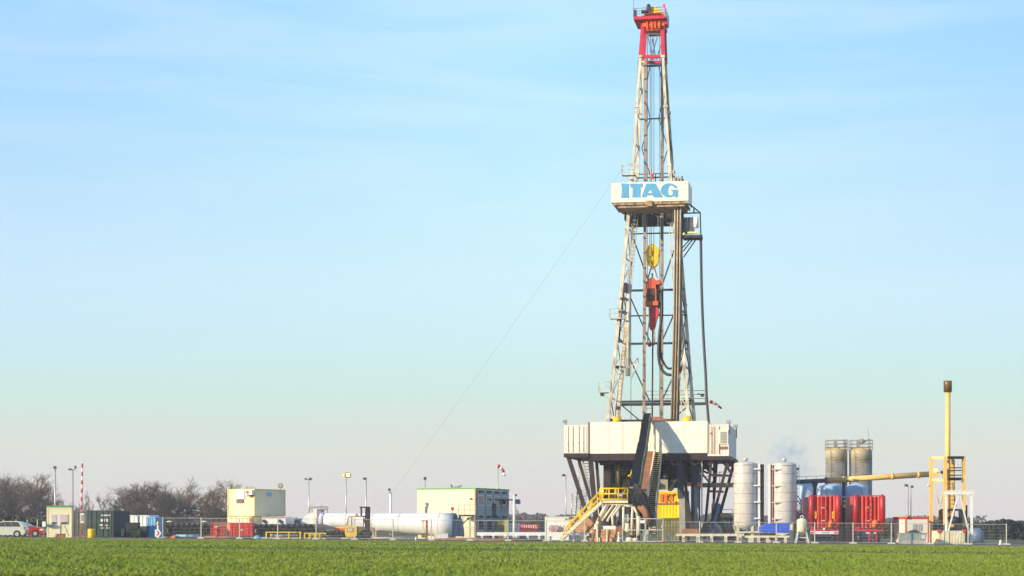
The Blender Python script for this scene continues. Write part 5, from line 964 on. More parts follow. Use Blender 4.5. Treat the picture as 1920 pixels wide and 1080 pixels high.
# things between the office and the rig
t = container('olive container just right of the office building', 930, 951, 977, None, 214, 6, olive, rot=10)
F = Frame(948, 200); single('yellow_green_post', 'thick yellow green post right of the olive container', 'post', F, fbox(F, 946, 950, 976, 1012, 0, .25).box(F.q(945.5, 0)[0], F.q(950.5, 0)[0], -.05, .3, F.q(948, 977)[2], F.q(948, 975)[2]), mat('post_yellow_green', (.50, .46, .12)), 0, 0)
t = container('slate blue container below the short white lamp mast', 953, 974, 981, None, 213, 6, navy, rot=8)
t, F = Th('ribbed_red_skip', 'dark red skip with bright red ribbed sloping cover', 'skip', 991, 210); g = gz(F.X); t.add('body', Mesh().poly([(lambda p: (p[0], p[2]))(F.q(x, y)) for x, y in ((974, 988), (1009, 992), (1009, 1004), (974, 1004))], 0, 2), mat('dark_red', (.18, .02, .04)))
t.add('cover', Mesh().poly([(lambda p: (p[0], p[2]))(F.q(x, y)) for x, y in ((974, 983.5), (1008, 983.5), (1009, 991.5), (974, 987.5))], -.05, 2.0), red); m = Mesh()
for i in range(7): m.beam(F.q(978 + i * 4.4, 984.5, -.07), F.q(979 + i * 4.4, 989 + i * .3, -.07), .08, .04)
t.add('rib', m, cool)
t = container('white container with hose reels beside the yellow stair', 1022, 1066, 970, None, 204, 3, cool, rot=3, ribbed=False); F = t.F
for px in (1035, 1042): c = F.q(px, 991, -.3); t.add('hose_reel', Mesh().tube([(c[0], -.4, c[2]), (c[0], -.1, c[2])], .36, 16, sm=False).tube([(c[0] - .2, -.45, c[2] + .2), (c[0] + .5, -.45, c[2] - .2), (c[0] + .9, -.4, c[2] + .3)], .05, 6), mat('reel_rose', (.45, .32, .3)))
t.add('label_plate', fbox(F, 1059, 1065, 972, 975, -.06, -.03), grey); t.add('roof_edge', Mesh().box(-.05, t.u1 + .05, -.06, 3.05, t.z1 + .003, t.z1 + .08), pale)
# long white pipe rack and ground pipes
def rack(px0, px1, y, lab, mt, D=193, n=8, r=.2):
    t, F = Th('pipe_rack', lab, 'rack', (px0 + px1) / 2, D, group='low pipe racks behind the fence'); a = F.q(px0, y); b = F.q(px1, y + .0); g = gz(F.X)
    t.add('beam', Mesh().beam(a, b, .22, r * 2), mt)
    for u in np.linspace(a[0] + .5, b[0] - .4, n): t.add('leg', Mesh().box(u - .12, u + .12, -.3, .3, F.g(u, 0) - .01, a[2] - r), mt)
rack(894, 1104, 1001, 'long white pipe rack left of the yellow stair', cool, n=10, r=.17)
rack(1245, 1395, 1003, 'pale pipe rack in front of the rig columns', pale, n=6, r=.12)
rack(1396, 1480, 1006, 'short pale pipe rack before the left white tank', pale, n=5, r=.1)
for px0, px1, y, r, lab in ((816, 1020, 1011.5, .1, 'long brown drill pipe on the ground before the office'), (830, 990, 1009.6, .08, 'upper brown drill pipe lying along the ground'), (880, 1015, 1013, .1, 'short brown drill pipe nearest the field')):
    F = Frame((px0 + px1) / 2, 190.6 + (y < 1010) * 1.2); single('ground_drill_pipe', lab, 'drill pipe', F, Mesh().tube([F.q(px0, y), F.q(px1, y + .8)], r, 8), brown, 0, 0, group='brown drill pipes on the ground')
F = Frame(828, 192); single('white_low_box', 'low white box on the ground before the tube end', 'box', F, fbox(F, 816, 840, 1001, 1009, -.5, .5).box(F.q(815, 0)[0], F.q(841, 0)[0], -.55, .55, F.q(816, 1001)[2], F.q(816, 1000)[2]), cool, 0, 0)
# yellow container under the rig
t = container('bright yellow container with orange lettering behind the floor stair', 1233, 1273, 921, 971, 201, 3, mat('container_yellow', (.90, .62, .01), .4, var=.06), rot=10, z=0); F = t.F
kz = Mesh()
def stroke(pts, w=.28):
    for a, b in zip(pts[:-1], pts[1:]): kz.beam(F.q(*a, -.1), F.q(*b, -.1), w, .02)
stroke([(1240, 926), (1240, 941)]); stroke([(1248, 925), (1248, 942)]); stroke([(1256, 925), (1249, 933), (1257, 942)]); stroke([(1269, 928), (1264, 925), (1259, 929), (1259, 938), (1264, 942), (1269, 940)])
t.add('lettering', kz, orange, parent=t.body); t.add('mid_rail', fbox(F, 1233, 1274, 943, 946, -.09, -.03), brown)
t = container('bright yellow narrow container behind the right rig column', 1279, 1287, 920, 975, 201, 3, mat('container_yellow', (.90, .62, .01)), rot=10)
t = container('olive ribbed container beneath the yellow one', 1233, 1273, 972, None, 201, 3, olive, rot=10)
t = container('olive container foot beneath the narrow yellow one', 1278, 1288, 976, None, 201, 3, olive, rot=10)
t = container('light blue cabin seen between the right rig legs', 1336, 1351, 944, None, 216, 3, lblue, rot=4)
F = Frame(1364, 203); t = Thing('pump_unit', 'rusty pump unit with hoses left of the first white tank', 'pump', F, 0, 0); t.add('skid', fbox(F, 1349, 1374, 970, 975, 0, 2), brown); t.add('tank', fbox(F, 1353, 1372, 962, 969.5, .2, 1.6), pale); t.add('rail', Mesh().rail([F.q(1349, 970, 0), F.q(1374, 970, 0)], .8, .03), rusty); t.add('leg', fbox(F, 1351, 1355, 975.2, 1012, .1, .4), dark); t.add('leg', fbox(F, 1369, 1373, 975.2, 1012, .1, .4), dark)
rnd = random.Random(11)
for i in range(11):
    x = 1322 + i * 7.2; F = Frame(x, 198 + rnd.uniform(-1, 2)); y0 = rnd.uniform(978, 986); p = [F.q(x - rnd.uniform(4, 12), 1010), F.q(x - 4, y0 + 8, .3), F.q(x, y0, 0), F.q(x + 6, y0 + 5, -.3), F.q(x + rnd.uniform(5, 14), 1012)]
    single('flow_hose', f'{ordinal(i)} dark hose from the left in the tangle between rig legs and tanks', 'hose', F, Mesh().tube(curve(p, 5), rnd.uniform(.1, .2), 6), (dark, teal, navy, grey)[i % 4], 0, 0, group='tangled flow hoses')
# white vertical tanks
def tank(px0, px1, ytop, ybot, D, lab, mt, side, foot=True):
    t, F = Th('storage_tank', lab, 'tank', (px0 + px1) / 2, D, group=None); r = (px1 - px0) / 2 / FPX * D; zt = F.q(0, ytop)[2]; zb = F.q(0, ybot)[2]; g = gz(F.X)
    sh = t.add('shell', Mesh().lathe(0, 0, [(r * .25, zb - r * .5), (r * .96, zb), (r, zb + .12), (r, zt - .1), (r * .985, zt), (r * .5, zt + .14), (r * .12, zt + .2)], 48), mt)
    hp = Mesh()
    for zz in np.linspace(zb + 1.2, zt - 1.0, 5): hp.lathe(0, 0, [(r * 1.001, zz - .03), (r * 1.008, zz - .02), (r * 1.008, zz + .02), (r * 1.001, zz + .03)], 48, close=False)
    t.add('weld_seam', hp, mat('seam_grey', (.34, .30, .28), .5), parent=sh)
    t.add('vent_cap', Mesh().lathe(0, 0, [(.16, zt + .15), (.16, zt + .35), (.24, zt + .36), (.22, zt + .55), (.05, zt + .62)], 14), mt, parent=sh); t.add('top_rim', Mesh().lathe(0, 0, [(r * 1.01, zt - .22), (r * 1.025, zt - .2), (r * 1.025, zt - .14), (r * 1.01, zt - .12)], 48), galv, parent=sh)
    for k in range(4): a = k * math.pi / 2 + .6; t.add('leg', Mesh().beam((r * .85 * math.cos(a), r * .85 * math.sin(a), g), (r * .85 * math.cos(a), r * .85 * math.sin(a), zb + .1), .25), pale)
    return t, F, r, zt, zb
t, F, r, zt, zb = tank(1376, 1420, 869, 986, 197.5, 'white tank nearest the rig with the rig shadow on its foot', tankw, 1)
t.add('pipe_chase', Mesh().box(r * .98, r * .98 + .22, -.7, -.4, F.g(r, 0), zt - .05), cool); t.add('pipe_chase', Mesh().box(r * .98 + .23, r * .98 + .62, -.6, -.2, F.g(r, 0), zt - .1), maroon); m = Mesh()
for py in (879, 910, 941, 972): c = F.q(1408, py, -r); m.box(c[0], r + .2, -r * .8, -r * .55, c[2] - .07, c[2] + .07)
t.add('clamp', m, cool, split=True)
t.add('base_beam', Mesh().beam((-r, -r * .9, F.g(0, 0) + 1.0), (r + .6, -r * .9, F.g(0, 0) + 1.05), .16), pale)
t, F, r, zt, zb = tank(1448, 1493, 870, 981, 197.5, 'second white tank standing behind the blue covered skip', tankw, -1)
t.add('pipe_chase', Mesh().box(-r * .99 - .5, -r * .99 - .28, -.7, -.4, F.g(r, 0), zt - .05), cool); t.add('pipe_chase', Mesh().box(-r * .99 - .26, -r * .99, -.6, -.3, F.g(r, 0), zt - .1), mat('chase_rose', (.40, .2, .16))); m = Mesh()
for py in (880, 911, 942, 973): c = F.q(1450, py, -r); m.box(-r - .2, -r * .35, -r * .98, -r * .75, c[2] - .05, c[2] + .05)
t.add('clamp', m, tankw, split=True)
t.add('side_ladder', Mesh().ladder((r * 1.05, -.3, F.g(r, 0)), (r * 1.05, -.3, zt), .35, .03, .4), galv)
# skip with blue cover
t, F = Th('blue_covered_skip', 'skip with bright blue cover in front of the second white tank', 'skip', 1455, 193.2); g = gz(F.X)
P2 = lambda pts: [(lambda p: (p[0], p[2]))(F.q(x, y)) for x, y in pts]
t.add('cover', Mesh().poly(P2(((1428, 998), (1428, 989), (1433, 984), (1450, 981), (1480, 981), (1481, 999), (1450, 999))), 0, 2.2), blue); t.add('body', Mesh().poly(P2(((1430, 999.5), (1480, 999.5), (1476, 1012), (1438, 1012))), .1, 2.1), dark)
t.add('bowl', Mesh().poly(P2(((1453, 999), (1480, 1000), (1468, 1004), (1457, 1003))), -.2, -.02), pale)
# small hopper tank
t, F = Th('hopper_tank', 'small white hopper tank on splayed legs left of the red trucks', 'hopper', 1503.5, 192); g = gz(F.X); r = 9.5 / FPX * 192; zt = F.q(0, 975)[2]; zb = F.q(0, 998)[2]
sh = t.add('shell', Mesh().lathe(0, 0, [(.08, zb - .4), (r * .7, zb - .1), (r, zb), (r, zt), (r * .6, zt + .12), (.1, zt + .2)], 28), pale); t.add('lifting_eye', Mesh().tube([(.14 * math.cos(a), 0, zt + .3 + .14 * math.sin(a)) for a in np.linspace(-.6, 3.8, 9)], .035, 5), cool, parent=sh)
for sx_ in (-1, 1):
    for v in (-.35, .35): t.add('leg', Mesh().beam((sx_ * r * .75, v, zb + .05), (sx_ * (r + .12), v * 1.4, g), .1), cool)
t.add('crossbar', Mesh().beam((-r * .95, -.4, g + .55), (r * .95, -.4, g + .55), .08), cool)
# twin silos, the tanks behind with blue shade in their paint, conveyor duct
for (a, b, lab) in ((1548, 1588.5, 'grey beige silo on the left with tall roof railings'), (1592.5, 1635, 'grey beige silo on the right carrying a roof winch')):
    t, F = Th('silo', lab, 'silo', (a + b) / 2, 232, group='twin beige silos'); r = (b - a) / 2 / FPX * 232; zz = [F.q(0, y)[2] for y in (1005, 890, 867, 845, 842)]
    t.add('upper_shell', Mesh().lathe(0, 0, [(r, zz[2] + .06), (r, zz[3]), (r * .9, zz[4])], 40), silo); t.add('lower_shell', Mesh().lathe(0, 0, [(r, gz(F.X)), (r, zz[2] - .06)], 40), mat('silo_shadow_grey', (.26, .235, .19), .5, var=.1, dirt=.4, dirtcol=(.15, .13, .1)))  # lower shell has the shadow across it painted into its grey
    t.add('hoop', Mesh().lathe(0, 0, [(r * 1.02, zz[2] - .06), (r * 1.02, zz[2] + .06)], 40), grey); t.add('hoop', Mesh().lathe(0, 0, [(r * 1.02, zz[1] - .06), (r * 1.02, zz[1] + .06)], 40), grey)
    t.add('roof_deck', Mesh().box(-r * .75, r * .75, -r * .7, r * .7, zz[4] + .01, zz[4] + .16), gold)
    t.add('roof_railing', Mesh().rail([(-r * .9, -r * .8, zz[3]), (r * .9, -r * .8, zz[3]), (r * .9, r * .8, zz[3]), (-r * .9, r * .8, zz[3]), (-r * .9, -r * .8, zz[3])], 1.2, .035, (1, .66, .33), step=1.1), grey)
    m = Mesh()
    for x in (-.25, .65) if a < 1590 else (-.35,): m.box(x * r - .0, x * r + .32, -.3, .2, zz[4], zz[4] + 1.1)
    if a > 1590: m.ball((.1, 0, zz[4] + .9), .35); m.beam((-.1, 0, zz[4] + .6), (1.1, 0, zz[4] + 1.15), .18); m.beam((.9, 0, zz[4]), (.9, 0, zz[4] + 2.4), .05)
    t.add('roof_gear', m, grey); t.add('ladder', Mesh().ladder((-r * .55, -r * .9, gz(F.X)), (-r * .55, -r * .9, zz[3]), .4, .03, .4), grey)
for (a, b, yt, D, lab) in ((1494, 1530, 902, 226, 'white tank in painted blue shade behind the red truck ladder side'), (1531, 1584, 905, 222, 'wide white tank in painted blue shade below the left silo'), (1585, 1627, 905, 221, 'white domed tank in painted blue shade below the right silo')):
    t, F = Th('shaded_tank', lab, 'tank', (a + b) / 2, D, group='white tanks in painted blue shade'); r = (b - a) / 2 / FPX * D; zt = F.q(0, yt + 8)[2]; t.add('shell', Mesh().lathe(0, 0, [(r, gz(F.X)), (r, zt), (r * .97, zt + .08), (r * .1, F.q(0, yt)[2])], 40), blue_shade)
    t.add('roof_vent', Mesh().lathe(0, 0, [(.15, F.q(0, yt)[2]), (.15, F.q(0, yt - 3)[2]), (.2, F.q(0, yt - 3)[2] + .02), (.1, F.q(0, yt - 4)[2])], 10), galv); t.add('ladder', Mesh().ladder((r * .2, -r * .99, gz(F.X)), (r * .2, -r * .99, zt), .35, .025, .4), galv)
F = Frame(1620, 212); t = Thing('duct', 'long sloping duct pipe from the white tank to the flare stack', 'duct', F, *F.q(1620, 897)[:2], z=F.q(1620, 897)[2])
dk_ = t.add('duct_tube', Mesh().tube([F.q(1549, 901), F.q(1745, 889)], .30, 16), gold); t.add('duct_tube', Mesh().tube([F.q(1493, 903.5), F.q(1549.5, 901)], .24, 14), mat('duct_dark', (.10, .12, .14), .5, var=.3))
for px, py in ((1549, 901), (1583, 899), (1673, 893.5), (1722, 890.5)): c = Vector(F.q(px, py)); t.add('coupling', Mesh().tube([c - Vector((.12, 0, 0)), c + Vector((.12, 0, 0))], .36, 16), gold if px > 1560 else brown)
t.add('duct_rail', Mesh().rail([F.q(1493, 900, .2), F.q(1549, 898, .2)], .35, .025, (1,), step=1), grey)
for px in (1528, 1582): c = F.q(px, 903 - (px - 1528) * .06); t.add('support', Mesh().tube([(c[0], 0, c[2]), (c[0], 0, c[2] - .7), (c[0], 0, F.g(c[0], 0))], [.38 if px == 1528 else .15, .18, .16], 10), dark)
# two red silo trucks seen from behind
for i, (a, b, lab) in enumerate(((1519, 1575, 'red silo truck trailer with striped bumper beside the small hopper'), (1602, 1658, 'second red silo truck trailer without striped bumper'))):
    t, F = Th('silo_trailer', lab, 'trailer', (a + b) / 2, 196.5, group='red silo trailers'); P2 = lambda pts: [(lambda p: (p[0], p[2]))(F.q(x, y)) for x, y in pts]; g = gz(F.X); o = a - 1519
    zt, zb = F.q(0, 931)[2], F.q(0, 990)[2]; uc = 0; hw = 23 / FPX * 196.5
    pts = []
    for k in range(6):                       # fluted rear wall
        t0 = -hw + 2 * hw * k / 6
        for f, dd in ((0, .22), (.12, .05), (.3, 0), (.5, 0), (.68, .04), (.82, .2)): pts.append((t0 + 2 * hw / 6 * f, dd))
    body = t.add('body', Mesh().plan(pts + [(hw, 7), (-hw, 7)], zb, zt), mat('trailer_red', (.60, .04, .025), .45, var=.2, dirt=.4, dirtcol=(.25, .02, .02)))
    for s in (-1, 1): t.add('side_shell', Mesh().tube([(s * (hw + .1), .1, zb + .2), (s * (hw + .1), .1, zt), (s * (hw + .06), .12, zt + .2)], [.3, .3, .1], 14), mat('trailer_crimson', (.42, .02, .03), .4, var=.2, dirt=.3, dirtcol=(.2, .02, .02)), parent=body)
    t.add('rear_frame', fbox(F, a + 3, b - 3, 990.5, 996, .2, 1.2), crim); t.add('top_rail', Mesh().beam((-hw, .2, zt + .08), (hw, .2, zt + .08), .1), red)
    t.add('rear_ladder', Mesh().ladder((-.05 if i else -.25, -.12, zb + (.1)), (-.05 if i else -.25, -.12, zt), .5, .04, .45), red); m = Mesh()
    for y in (953, 977): c = F.q(1540 + o, y, -.1); m.box(c[0], c[0] + .35, -.12, -.08, c[2], c[2] + .08)
    t.add('bracket', m, pale); t.add('valve', Mesh().ball(F.q(1558 + o, 980, -.1), .33 if i else .25).ball(F.q(1556 + o, 986, -.1), .2), orange)
    for u in (-hw + .1, hw - .5): w = t.add('tyre', Mesh().tube([(u, .9, g + .5), (u + .45, .9, g + .5)], .5, 20), black)
    t.add('axle', Mesh().beam((-hw + .3, .9, g + .5), (hw - .3, .9, g + .5), .2), maroon)
    if i == 0:
        for px in (1528.5, 1562.5): l_ = t.add('reflector', fbox(F, px - 2.5, px + 2.5, 959, 972, -.06, -.01), yellow); t.add('reflector_core', fbox(F, px - 1.1, px + 1.1, 961, 970, -.07, -.062), orange, parent=l_)
        bm_ = t.add('bumper', fbox(F, 1519.5, 1572, 996, 1001.5, -.1, .0), cool); m = Mesh()
        for x0, x1 in ((1520.5, 1528), (1564, 1571)): fbox(F, x0, x1, 997.3, 1000.2, -.115, -.102, m)
        t.add('bumper_stripe', m, red, parent=bm_); m = Mesh()
        for k, x in enumerate((1541, 1544, 1547, 1550, 1553)): fbox(F, x, x + 2, 997.6, 1000, -.11, -.101, m)
        t.add('number_plate_mark', m, grey, parent=bm_); t.add('hose_coupling', Mesh().ball(F.q(1545.5, 992, -.1), .12), cool)
    else:
        t.add('tow_ladder', Mesh().ladder((.3, -.3, g), (.3, -.3, g + 1.3), .7, .06, .35), crim); m = Mesh()
        for x, w in ((1624, 8), (1639, 3)): fbox(F, x, x + w, 998, 1000.5, -.1, -.05, m)
        t.add('lamp_bar', m, cool)
F = Frame(1590, 214); t = Thing('red_shed', 'dark red shed with small window between the two red trailers', 'shed', F, 0, 0); t.add('wall', fbox(F, 1573, 1606, 952, 1015, 0, 4), mat('shed_red', (.28, .07, .045), .7, var=.2)); t.add('roof', Mesh().poly([(lambda p: (p[0], p[2]))(F.q(x, y)) for x, y in ((1572, 951), (1607, 951), (1604, 948), (1576, 948))], -.1, 4.1), maroon); t.add('window', fbox(F, 1584, 1589, 966, 971, -.03, -.002), navy)
F = Frame(1592, 209); single('yellow_conveyor', 'bright yellow sloping conveyor arms between the red trailers', 'conveyor', F, Mesh().beam(F.q(1582, 939), F.q(1603, 948), .17).beam(F.q(1582, 948, .2), F.q(1606, 957, .2), .4, .35), yellow, 0, 0, z=F.q(1590, 957)[2])
F = Frame(1590, 203); t = Thing('pipe_goalpost', 'thin grey pipe frame standing between the red trailers', 'frame', F, 0, 0); t.add('post', Mesh().tube([F.q(1575.5, 1015), F.q(1575, 938), F.q(1578, 932), F.q(1603, 932)], .06, 6), galv)
F = Frame(1508, 206); t = Thing('tank_stair', 'slanted stair and railing between white tank and red trailer', 'stair', F, 0, 0); t.add('rail', Mesh().tube([F.q(1494, 928), F.q(1514, 955)], .06, 5).tube([F.q(1494, 937), F.q(1510, 958)], .06, 5).tube([F.q(1500, 938), F.q(1500, 946)], .04, 5).tube([F.q(1507, 946), F.q(1507, 954)], .04, 5), grey); t.add('landing', fbox(F, 1493, 1520, 957, 960, 0, 1.5), pale); t.add('post', fbox(F, 1495, 1498, 960, 1014, .2, .5).box(F.q(1514, 0)[0], F.q(1517, 0)[0], .2, .5, gz(F.X), F.q(0, 960)[2]), grey)
t = container('dark plant container behind the small hopper', 1494, 1520, 962, None, 212, 4, mat('plant_brown', (.08, .06, .055), .6), rot=4)
# red edged cabin, skip, flare stack
t = container('small white cabin with red frame left of the flare stack', 1698, 1741, 971, None, 195.5, 3.5, mat('cabin_white', (.78, .74, .64), .5, var=.04), mat('cabin_red', (.70, .08, .04), .5), rot=-8, name='site_cabin', cat='cabin', ribbed=False); F = t.F
t.add('roof_edge', Mesh().box(-.05, t.u1 + .05, -.08, 3.5, t.z1 + .004, t.z1 + .1), mat('cabin_red', (.7, .08, .04)))
for a in (1712, 1722): w = t.add('window', fbox(F, a, a + 7, 983, 995, -.05, -.028), grey); t.add('mullion', fbox(F, a + 3.2, a + 3.8, 983.5, 994.5, -.06, -.052), cool, parent=w)
t.add('corner_lamp', Mesh().ball(F.q(1700.5, 969, -.1), .16), orange)
t, F = Th('grey_skip', 'grey green skip with dark load in front of the red framed cabin', 'skip', 1714, 191.5); P2 = lambda pts: [(lambda p: (p[0], p[2]))(F.q(x, y)) for x, y in pts]
t.add('body', Mesh().poly(P2(((1690, 1000), (1738, 1000), (1735, 1021), (1693, 1021))), 0, 2), mat('skip_grey_green', (.26, .34, .33), .5, dirt=.5, dirtcol=(.5, .48, .4))); t.add('load', Mesh().poly(P2(((1702, 999.7), (1712, 995), (1718, 993), (1724, 996), (1732, 999.7))), .3, 1.6), dark); t.add('rim', Mesh().box(F.q(1689, 0)[0], F.q(1739, 0)[0], -.06, 2.06, F.q(0, 1000.5)[2], F.q(0, 999)[2]), galv)
t.add('white_patch', fbox(F, 1728, 1735, 1003, 1010, -.03, -.002), cool); t.add('lower_panel', fbox(F, 1692, 1736, 1013, 1020, -.03, -.002), conc)
t, F = Th('flare_stack', 'tall ochre flare stack with wide rusty burner cap in a square frame', 'flare stack', 1777, 203); g = gz(F.X); Q = F.q
t.add('stack', Mesh().tube([(0, 0, g), Q(1777, 857), Q(1777.5, 735)], [.30, .27, .25], 20), gold); t.add('burner_cap', Mesh().lathe(0, 0, [(.42, Q(0, 735)[2]), (.42, Q(0, 720)[2]), (.44, Q(0, 714.5)[2]), (.38, Q(0, 714)[2])], 28), mat('burner_rust', (.22, .12, .04), .45, .4, var=.35, dirt=.5, dirtcol=(.06, .04, .03)))
m = Mesh()
for x, v in ((1746, -.3), (1772, -1.2), (1807, .0), (1786, 2.0)): m.beam((Q(x, 0, v)[0], v, gz(F.w(Q(x, 0, v)[0], v).x)), Q(x, 857, v), .34)
fr = t.add('frame_post', m, mat('flare_orange', (.86, .52, .16), .5, var=.1, dirt=.3, dirtcol=(.4, .14, .03))); m = Mesh()
for y in (858.5, 900): m.beam(Q(1746, y, -.3), Q(1772, y, -1.2), .26); 
m.beam(Q(1746, 858.5, -.3), Q(1786, 858.5, 2), .2); t.add('front_beam', m, gold); m = Mesh()
m.beam(Q(1778, 858, -1.0), Q(1807, 858, 0), .28); m.beam(Q(1786, 858, 2), Q(1807, 858, 0), .2); m.beam(Q(1781, 898, -.8), Q(1801, 898, -.2), .3)
for y in (877, 882, 891): m.beam(Q(1781, y, -.8), Q(1802, y, -.2), .1)
m.box(Q(1766, 0)[0], Q(1771, 0)[0], -.9, -.4, Q(0, 898)[2], Q(0, 877)[2]); m.beam(Q(1764, 884, -1), Q(1770, 888, -1), .25)
t.add('rear_platform', m, dark); m = Mesh()
for a, b in (((1750, 905), (1761, 945)), ((1771, 905), (1765, 945)), ((1761, 945), (1757, 975)), ((1786, 905), (1793, 950)), ((1805, 905), (1803, 930))): m.tube([Q(*a, -.6), Q(*b, -.6)], .05, 5)
t.add('brace', m, gold); m = Mesh()
m.ladder(Q(1785, 998, .3), Q(1785, 862, .3), .5, .04, .4); m.tube([Q(1781, 857, .2), Q(1780, 745, .2)], .03, 4); t.add('ladder', m, grey)
m = Mesh(); m.beam(Q(1764, 956, -.5), Q(1802, 956, -.5), .2); m.beam(Q(1764, 975, -.5), Q(1764, 956, -.5), .35); m.beam(Q(1801, 985, -.5), Q(1801, 956, -.5), .35); m.beam(Q(1764, 970, -.5), Q(1802, 972, -.5), .2); m.ball(Q(1790, 976, -.8), .45); m.box(Q(1764, 0)[0], Q(1810, 0)[0], -.4, 1, g, Q(0, 988)[2]); m.box(Q(1810.5, 0)[0], Q(1814, 0)[0], 0, .5, g, Q(0, 947)[2])
t.add('burner_skid', m, dark); t.add('warning_lamp', Mesh().ball(Q(1754.5, 882, -1.1), .2), glow); t.add('lamp_housing', Mesh().box(Q(1749, 0, -.9)[0], Q(1760, 0, -.9)[0], -.95, -.6, Q(0, 893)[2], Q(0, 885)[2]), gold); t.add('lamp', Mesh().ball(Q(1741, 910, -.4), .15), pale)
t, F = Th('white_gantry', 'white steel gantry with inverted v bracing right of the flare stack', 'gantry', 1799, 195); Q = F.q
m = Mesh(); m.beam(Q(1771, 923.5), Q(1826, 923.5), .32, .4); m.box(Q(1771, 0)[0], Q(1826, 0)[0], -.2, .2, Q(0, 921)[2], Q(0, 919.5)[2]); t.add('top_beam', m, cool)
for x in (1774, 1822): t.add('leg', Mesh().beam((Q(x, 0)[0], 0, F.g(Q(x, 0)[0], 0)), Q(x, 925), .2), cool)
t.add('brace', Mesh().beam(Q(1797, 925), Q(1776, 1003), .12), cool); t.add('brace', Mesh().beam(Q(1799, 925), Q(1821, 1017), .12), cool)
t = container('cream container with red corner blocks under the white gantry', 1761, 1809, 995, None, 193.5, 2.5, cream, pale, rot=-4, ribbed=False, door=True); F = t.F
for px in (1761, 1808): c = F.q(px, 996, -.1); t.add('corner_block', Mesh().box(c[0] - .14, c[0] + .14, -.16, .1, c[2] - .16, c[2] + .18), red)
t = container('far cream container behind the right end fence', 1825, 1837, 990, 996, 204, 2.5, cream, rot=0); 
F = Frame(1832, 203); single('blue_tank_small', 'small slate blue tank behind the right end fence', 'tank', F, Mesh().lathe(0, 0, [(.7, gz(F.X)), (.7, gz(F.X) + 1.2), (.4, gz(F.X) + 1.5), (.1, gz(F.X) + 1.55)], 20), navy, 0, 0)
for px, D, h_, lab in ((1795, 186.5, 1.15, 'white marker stake at the field edge below the flare stack'), (1876, 188, .5, 'small white marker cone at the far right field edge'), (780, 187, .35, 'tiny white marker at the field edge below the tube')):
    F = Frame(px, D); g = gz(F.X); single('marker', lab, 'marker', F, Mesh().lathe(0, 0, [(.09 if px != 1876 else .2, g), (.07, g + h_ * .9), (.02, g + h_)], 10), cool, 0, 0)

# temporary mesh fence panels along the pad
FD = 190.0; PW = 72 / FPX * FD
def fence_panel():
    t = Thing('mesh_fence', '', 'fence', C, 0, 0, z=0, group='mesh fence panels along the field'); w = PW - .08; m = Mesh()
    for a, b in (((0, .1), (0, 2.0)), ((w, .1), (w, 2.0)), ((0, 1.97), (w, 1.97)), ((0, .15), (w, .15))): m.beam((a[0], 0, a[1]), (b[0], 0, b[1]), .045)
    t.add('frame', m, galv); m = Mesh()
    for i in range(1, int(w / .12)): m.beam((i * .12, .0, .16), (i * .12, .0, 1.96), .007)
    for z in (.4, .7, 1.0, 1.3, 1.6): m.beam((0, .006, z), (w, .006, z), .008)
    t.add('mesh', m, galv); t.add('clamp', Mesh().beam((w + .03, -.02, .1), (w + .03, -.02, 2.05), .075), mat('post_pale', (.60, .58, .48), .5))
    t.add('foot', Mesh().add([(w - .32, -.35, 0), (w + .38, -.35, 0), (w + .38, .35, 0), (w - .32, .35, 0), (w - .22, -.25, .14), (w + .28, -.25, .14), (w + .28, .25, .14), (w - .22, .25, .14)], [(0, 3, 2, 1), (4, 5, 6, 7), (0, 1, 5, 4), (1, 2, 6, 5), (2, 3, 7, 6), (3, 0, 4, 7)]), conc)
    return t.root
behind = {0: 'the first black pipe stack', 1: 'the red cage', 2: 'the red skip', 3: 'the long yellow rack', 4: 'the shorter yellow rack', 5: 'the forklift', 6: 'the thin end of the white tube', 7: 'the rusty prop stand', 8: 'the office stair', 9: 'the windsock pole', 10: 'the ribbed red skip', 13: 'the right rig columns', 14: 'the hose tangle', 15: 'the first white tank', 16: 'the second white tank', 17: 'the first red trailer', 18: 'the second red trailer', 19: 'the grey skip', 20: 'the white gantry', 21: 'the evergreen wood'}
proto = None
for i, bh in behind.items():
    px = 306 + i * 71.9; X = (px - 960) / FPX * FD
    o = proto = fence_panel() if proto is None else proto
    if i: o = copy_tree(proto)
    o.matrix_world = Matrix.Translation((X, FD, gz(X + 1.8))); o['label'] = 'mesh fence panel in front of ' + bh
F = Frame(306, 190); single('fence_end_post', 'lone galvanised end post left of the first pipe stack', 'post', F, Mesh().beam((-.05, 0, gz(F.X)), (-.05, 0, gz(F.X) + 2.05), .09).box(-.3, .25, -.3, .3, gz(F.X), gz(F.X) + .1), galv, 0, 0)
t, F = Th('site_gate', 'double leaf mesh gate with white notice in front of the pipe handling machine', 'gate', 1205, 189.5); g = gz(F.X)
for a, b in ((1167, 1209.5), (1210.5, 1243)):
    u0, u1, z1 = F.q(a, 0)[0], F.q(b, 0)[0], F.q(0, 972.5)[2]; z0 = g + .08; m = Mesh()
    for p_, q_ in (((u0, z0), (u0, z1)), ((u1, z0), (u1, z1)), ((u0, z0), (u1, z0)), ((u0, z1), (u1, z1)), ((u0, (z0 + z1) / 2), (u1, (z0 + z1) / 2))): m.beam((p_[0], 0, p_[1]), (q_[0], 0, q_[1]), .07)
    if a < 1200: um = F.q(1194, 0)[0]; m.beam((um, 0, z0), (um, 0, z1), .06)
    lf = t.add('leaf', m, mat('gate_pale', (.66, .66, .58), .4, .2)); m = Mesh()
    for k in range(1, int((u1 - u0) / .12)): m.beam((u0 + k * .12, 0, z0), (u0 + k * .12, 0, z1), .007)
    t.add('mesh', m, galv, parent=lf)
t.add('notice', fbox(F, 1200, 1210, 975.5, 981, -.08, -.05), cool); t.add('latch', Mesh().ball(F.q(1241, 988, -.05), .07), cool)
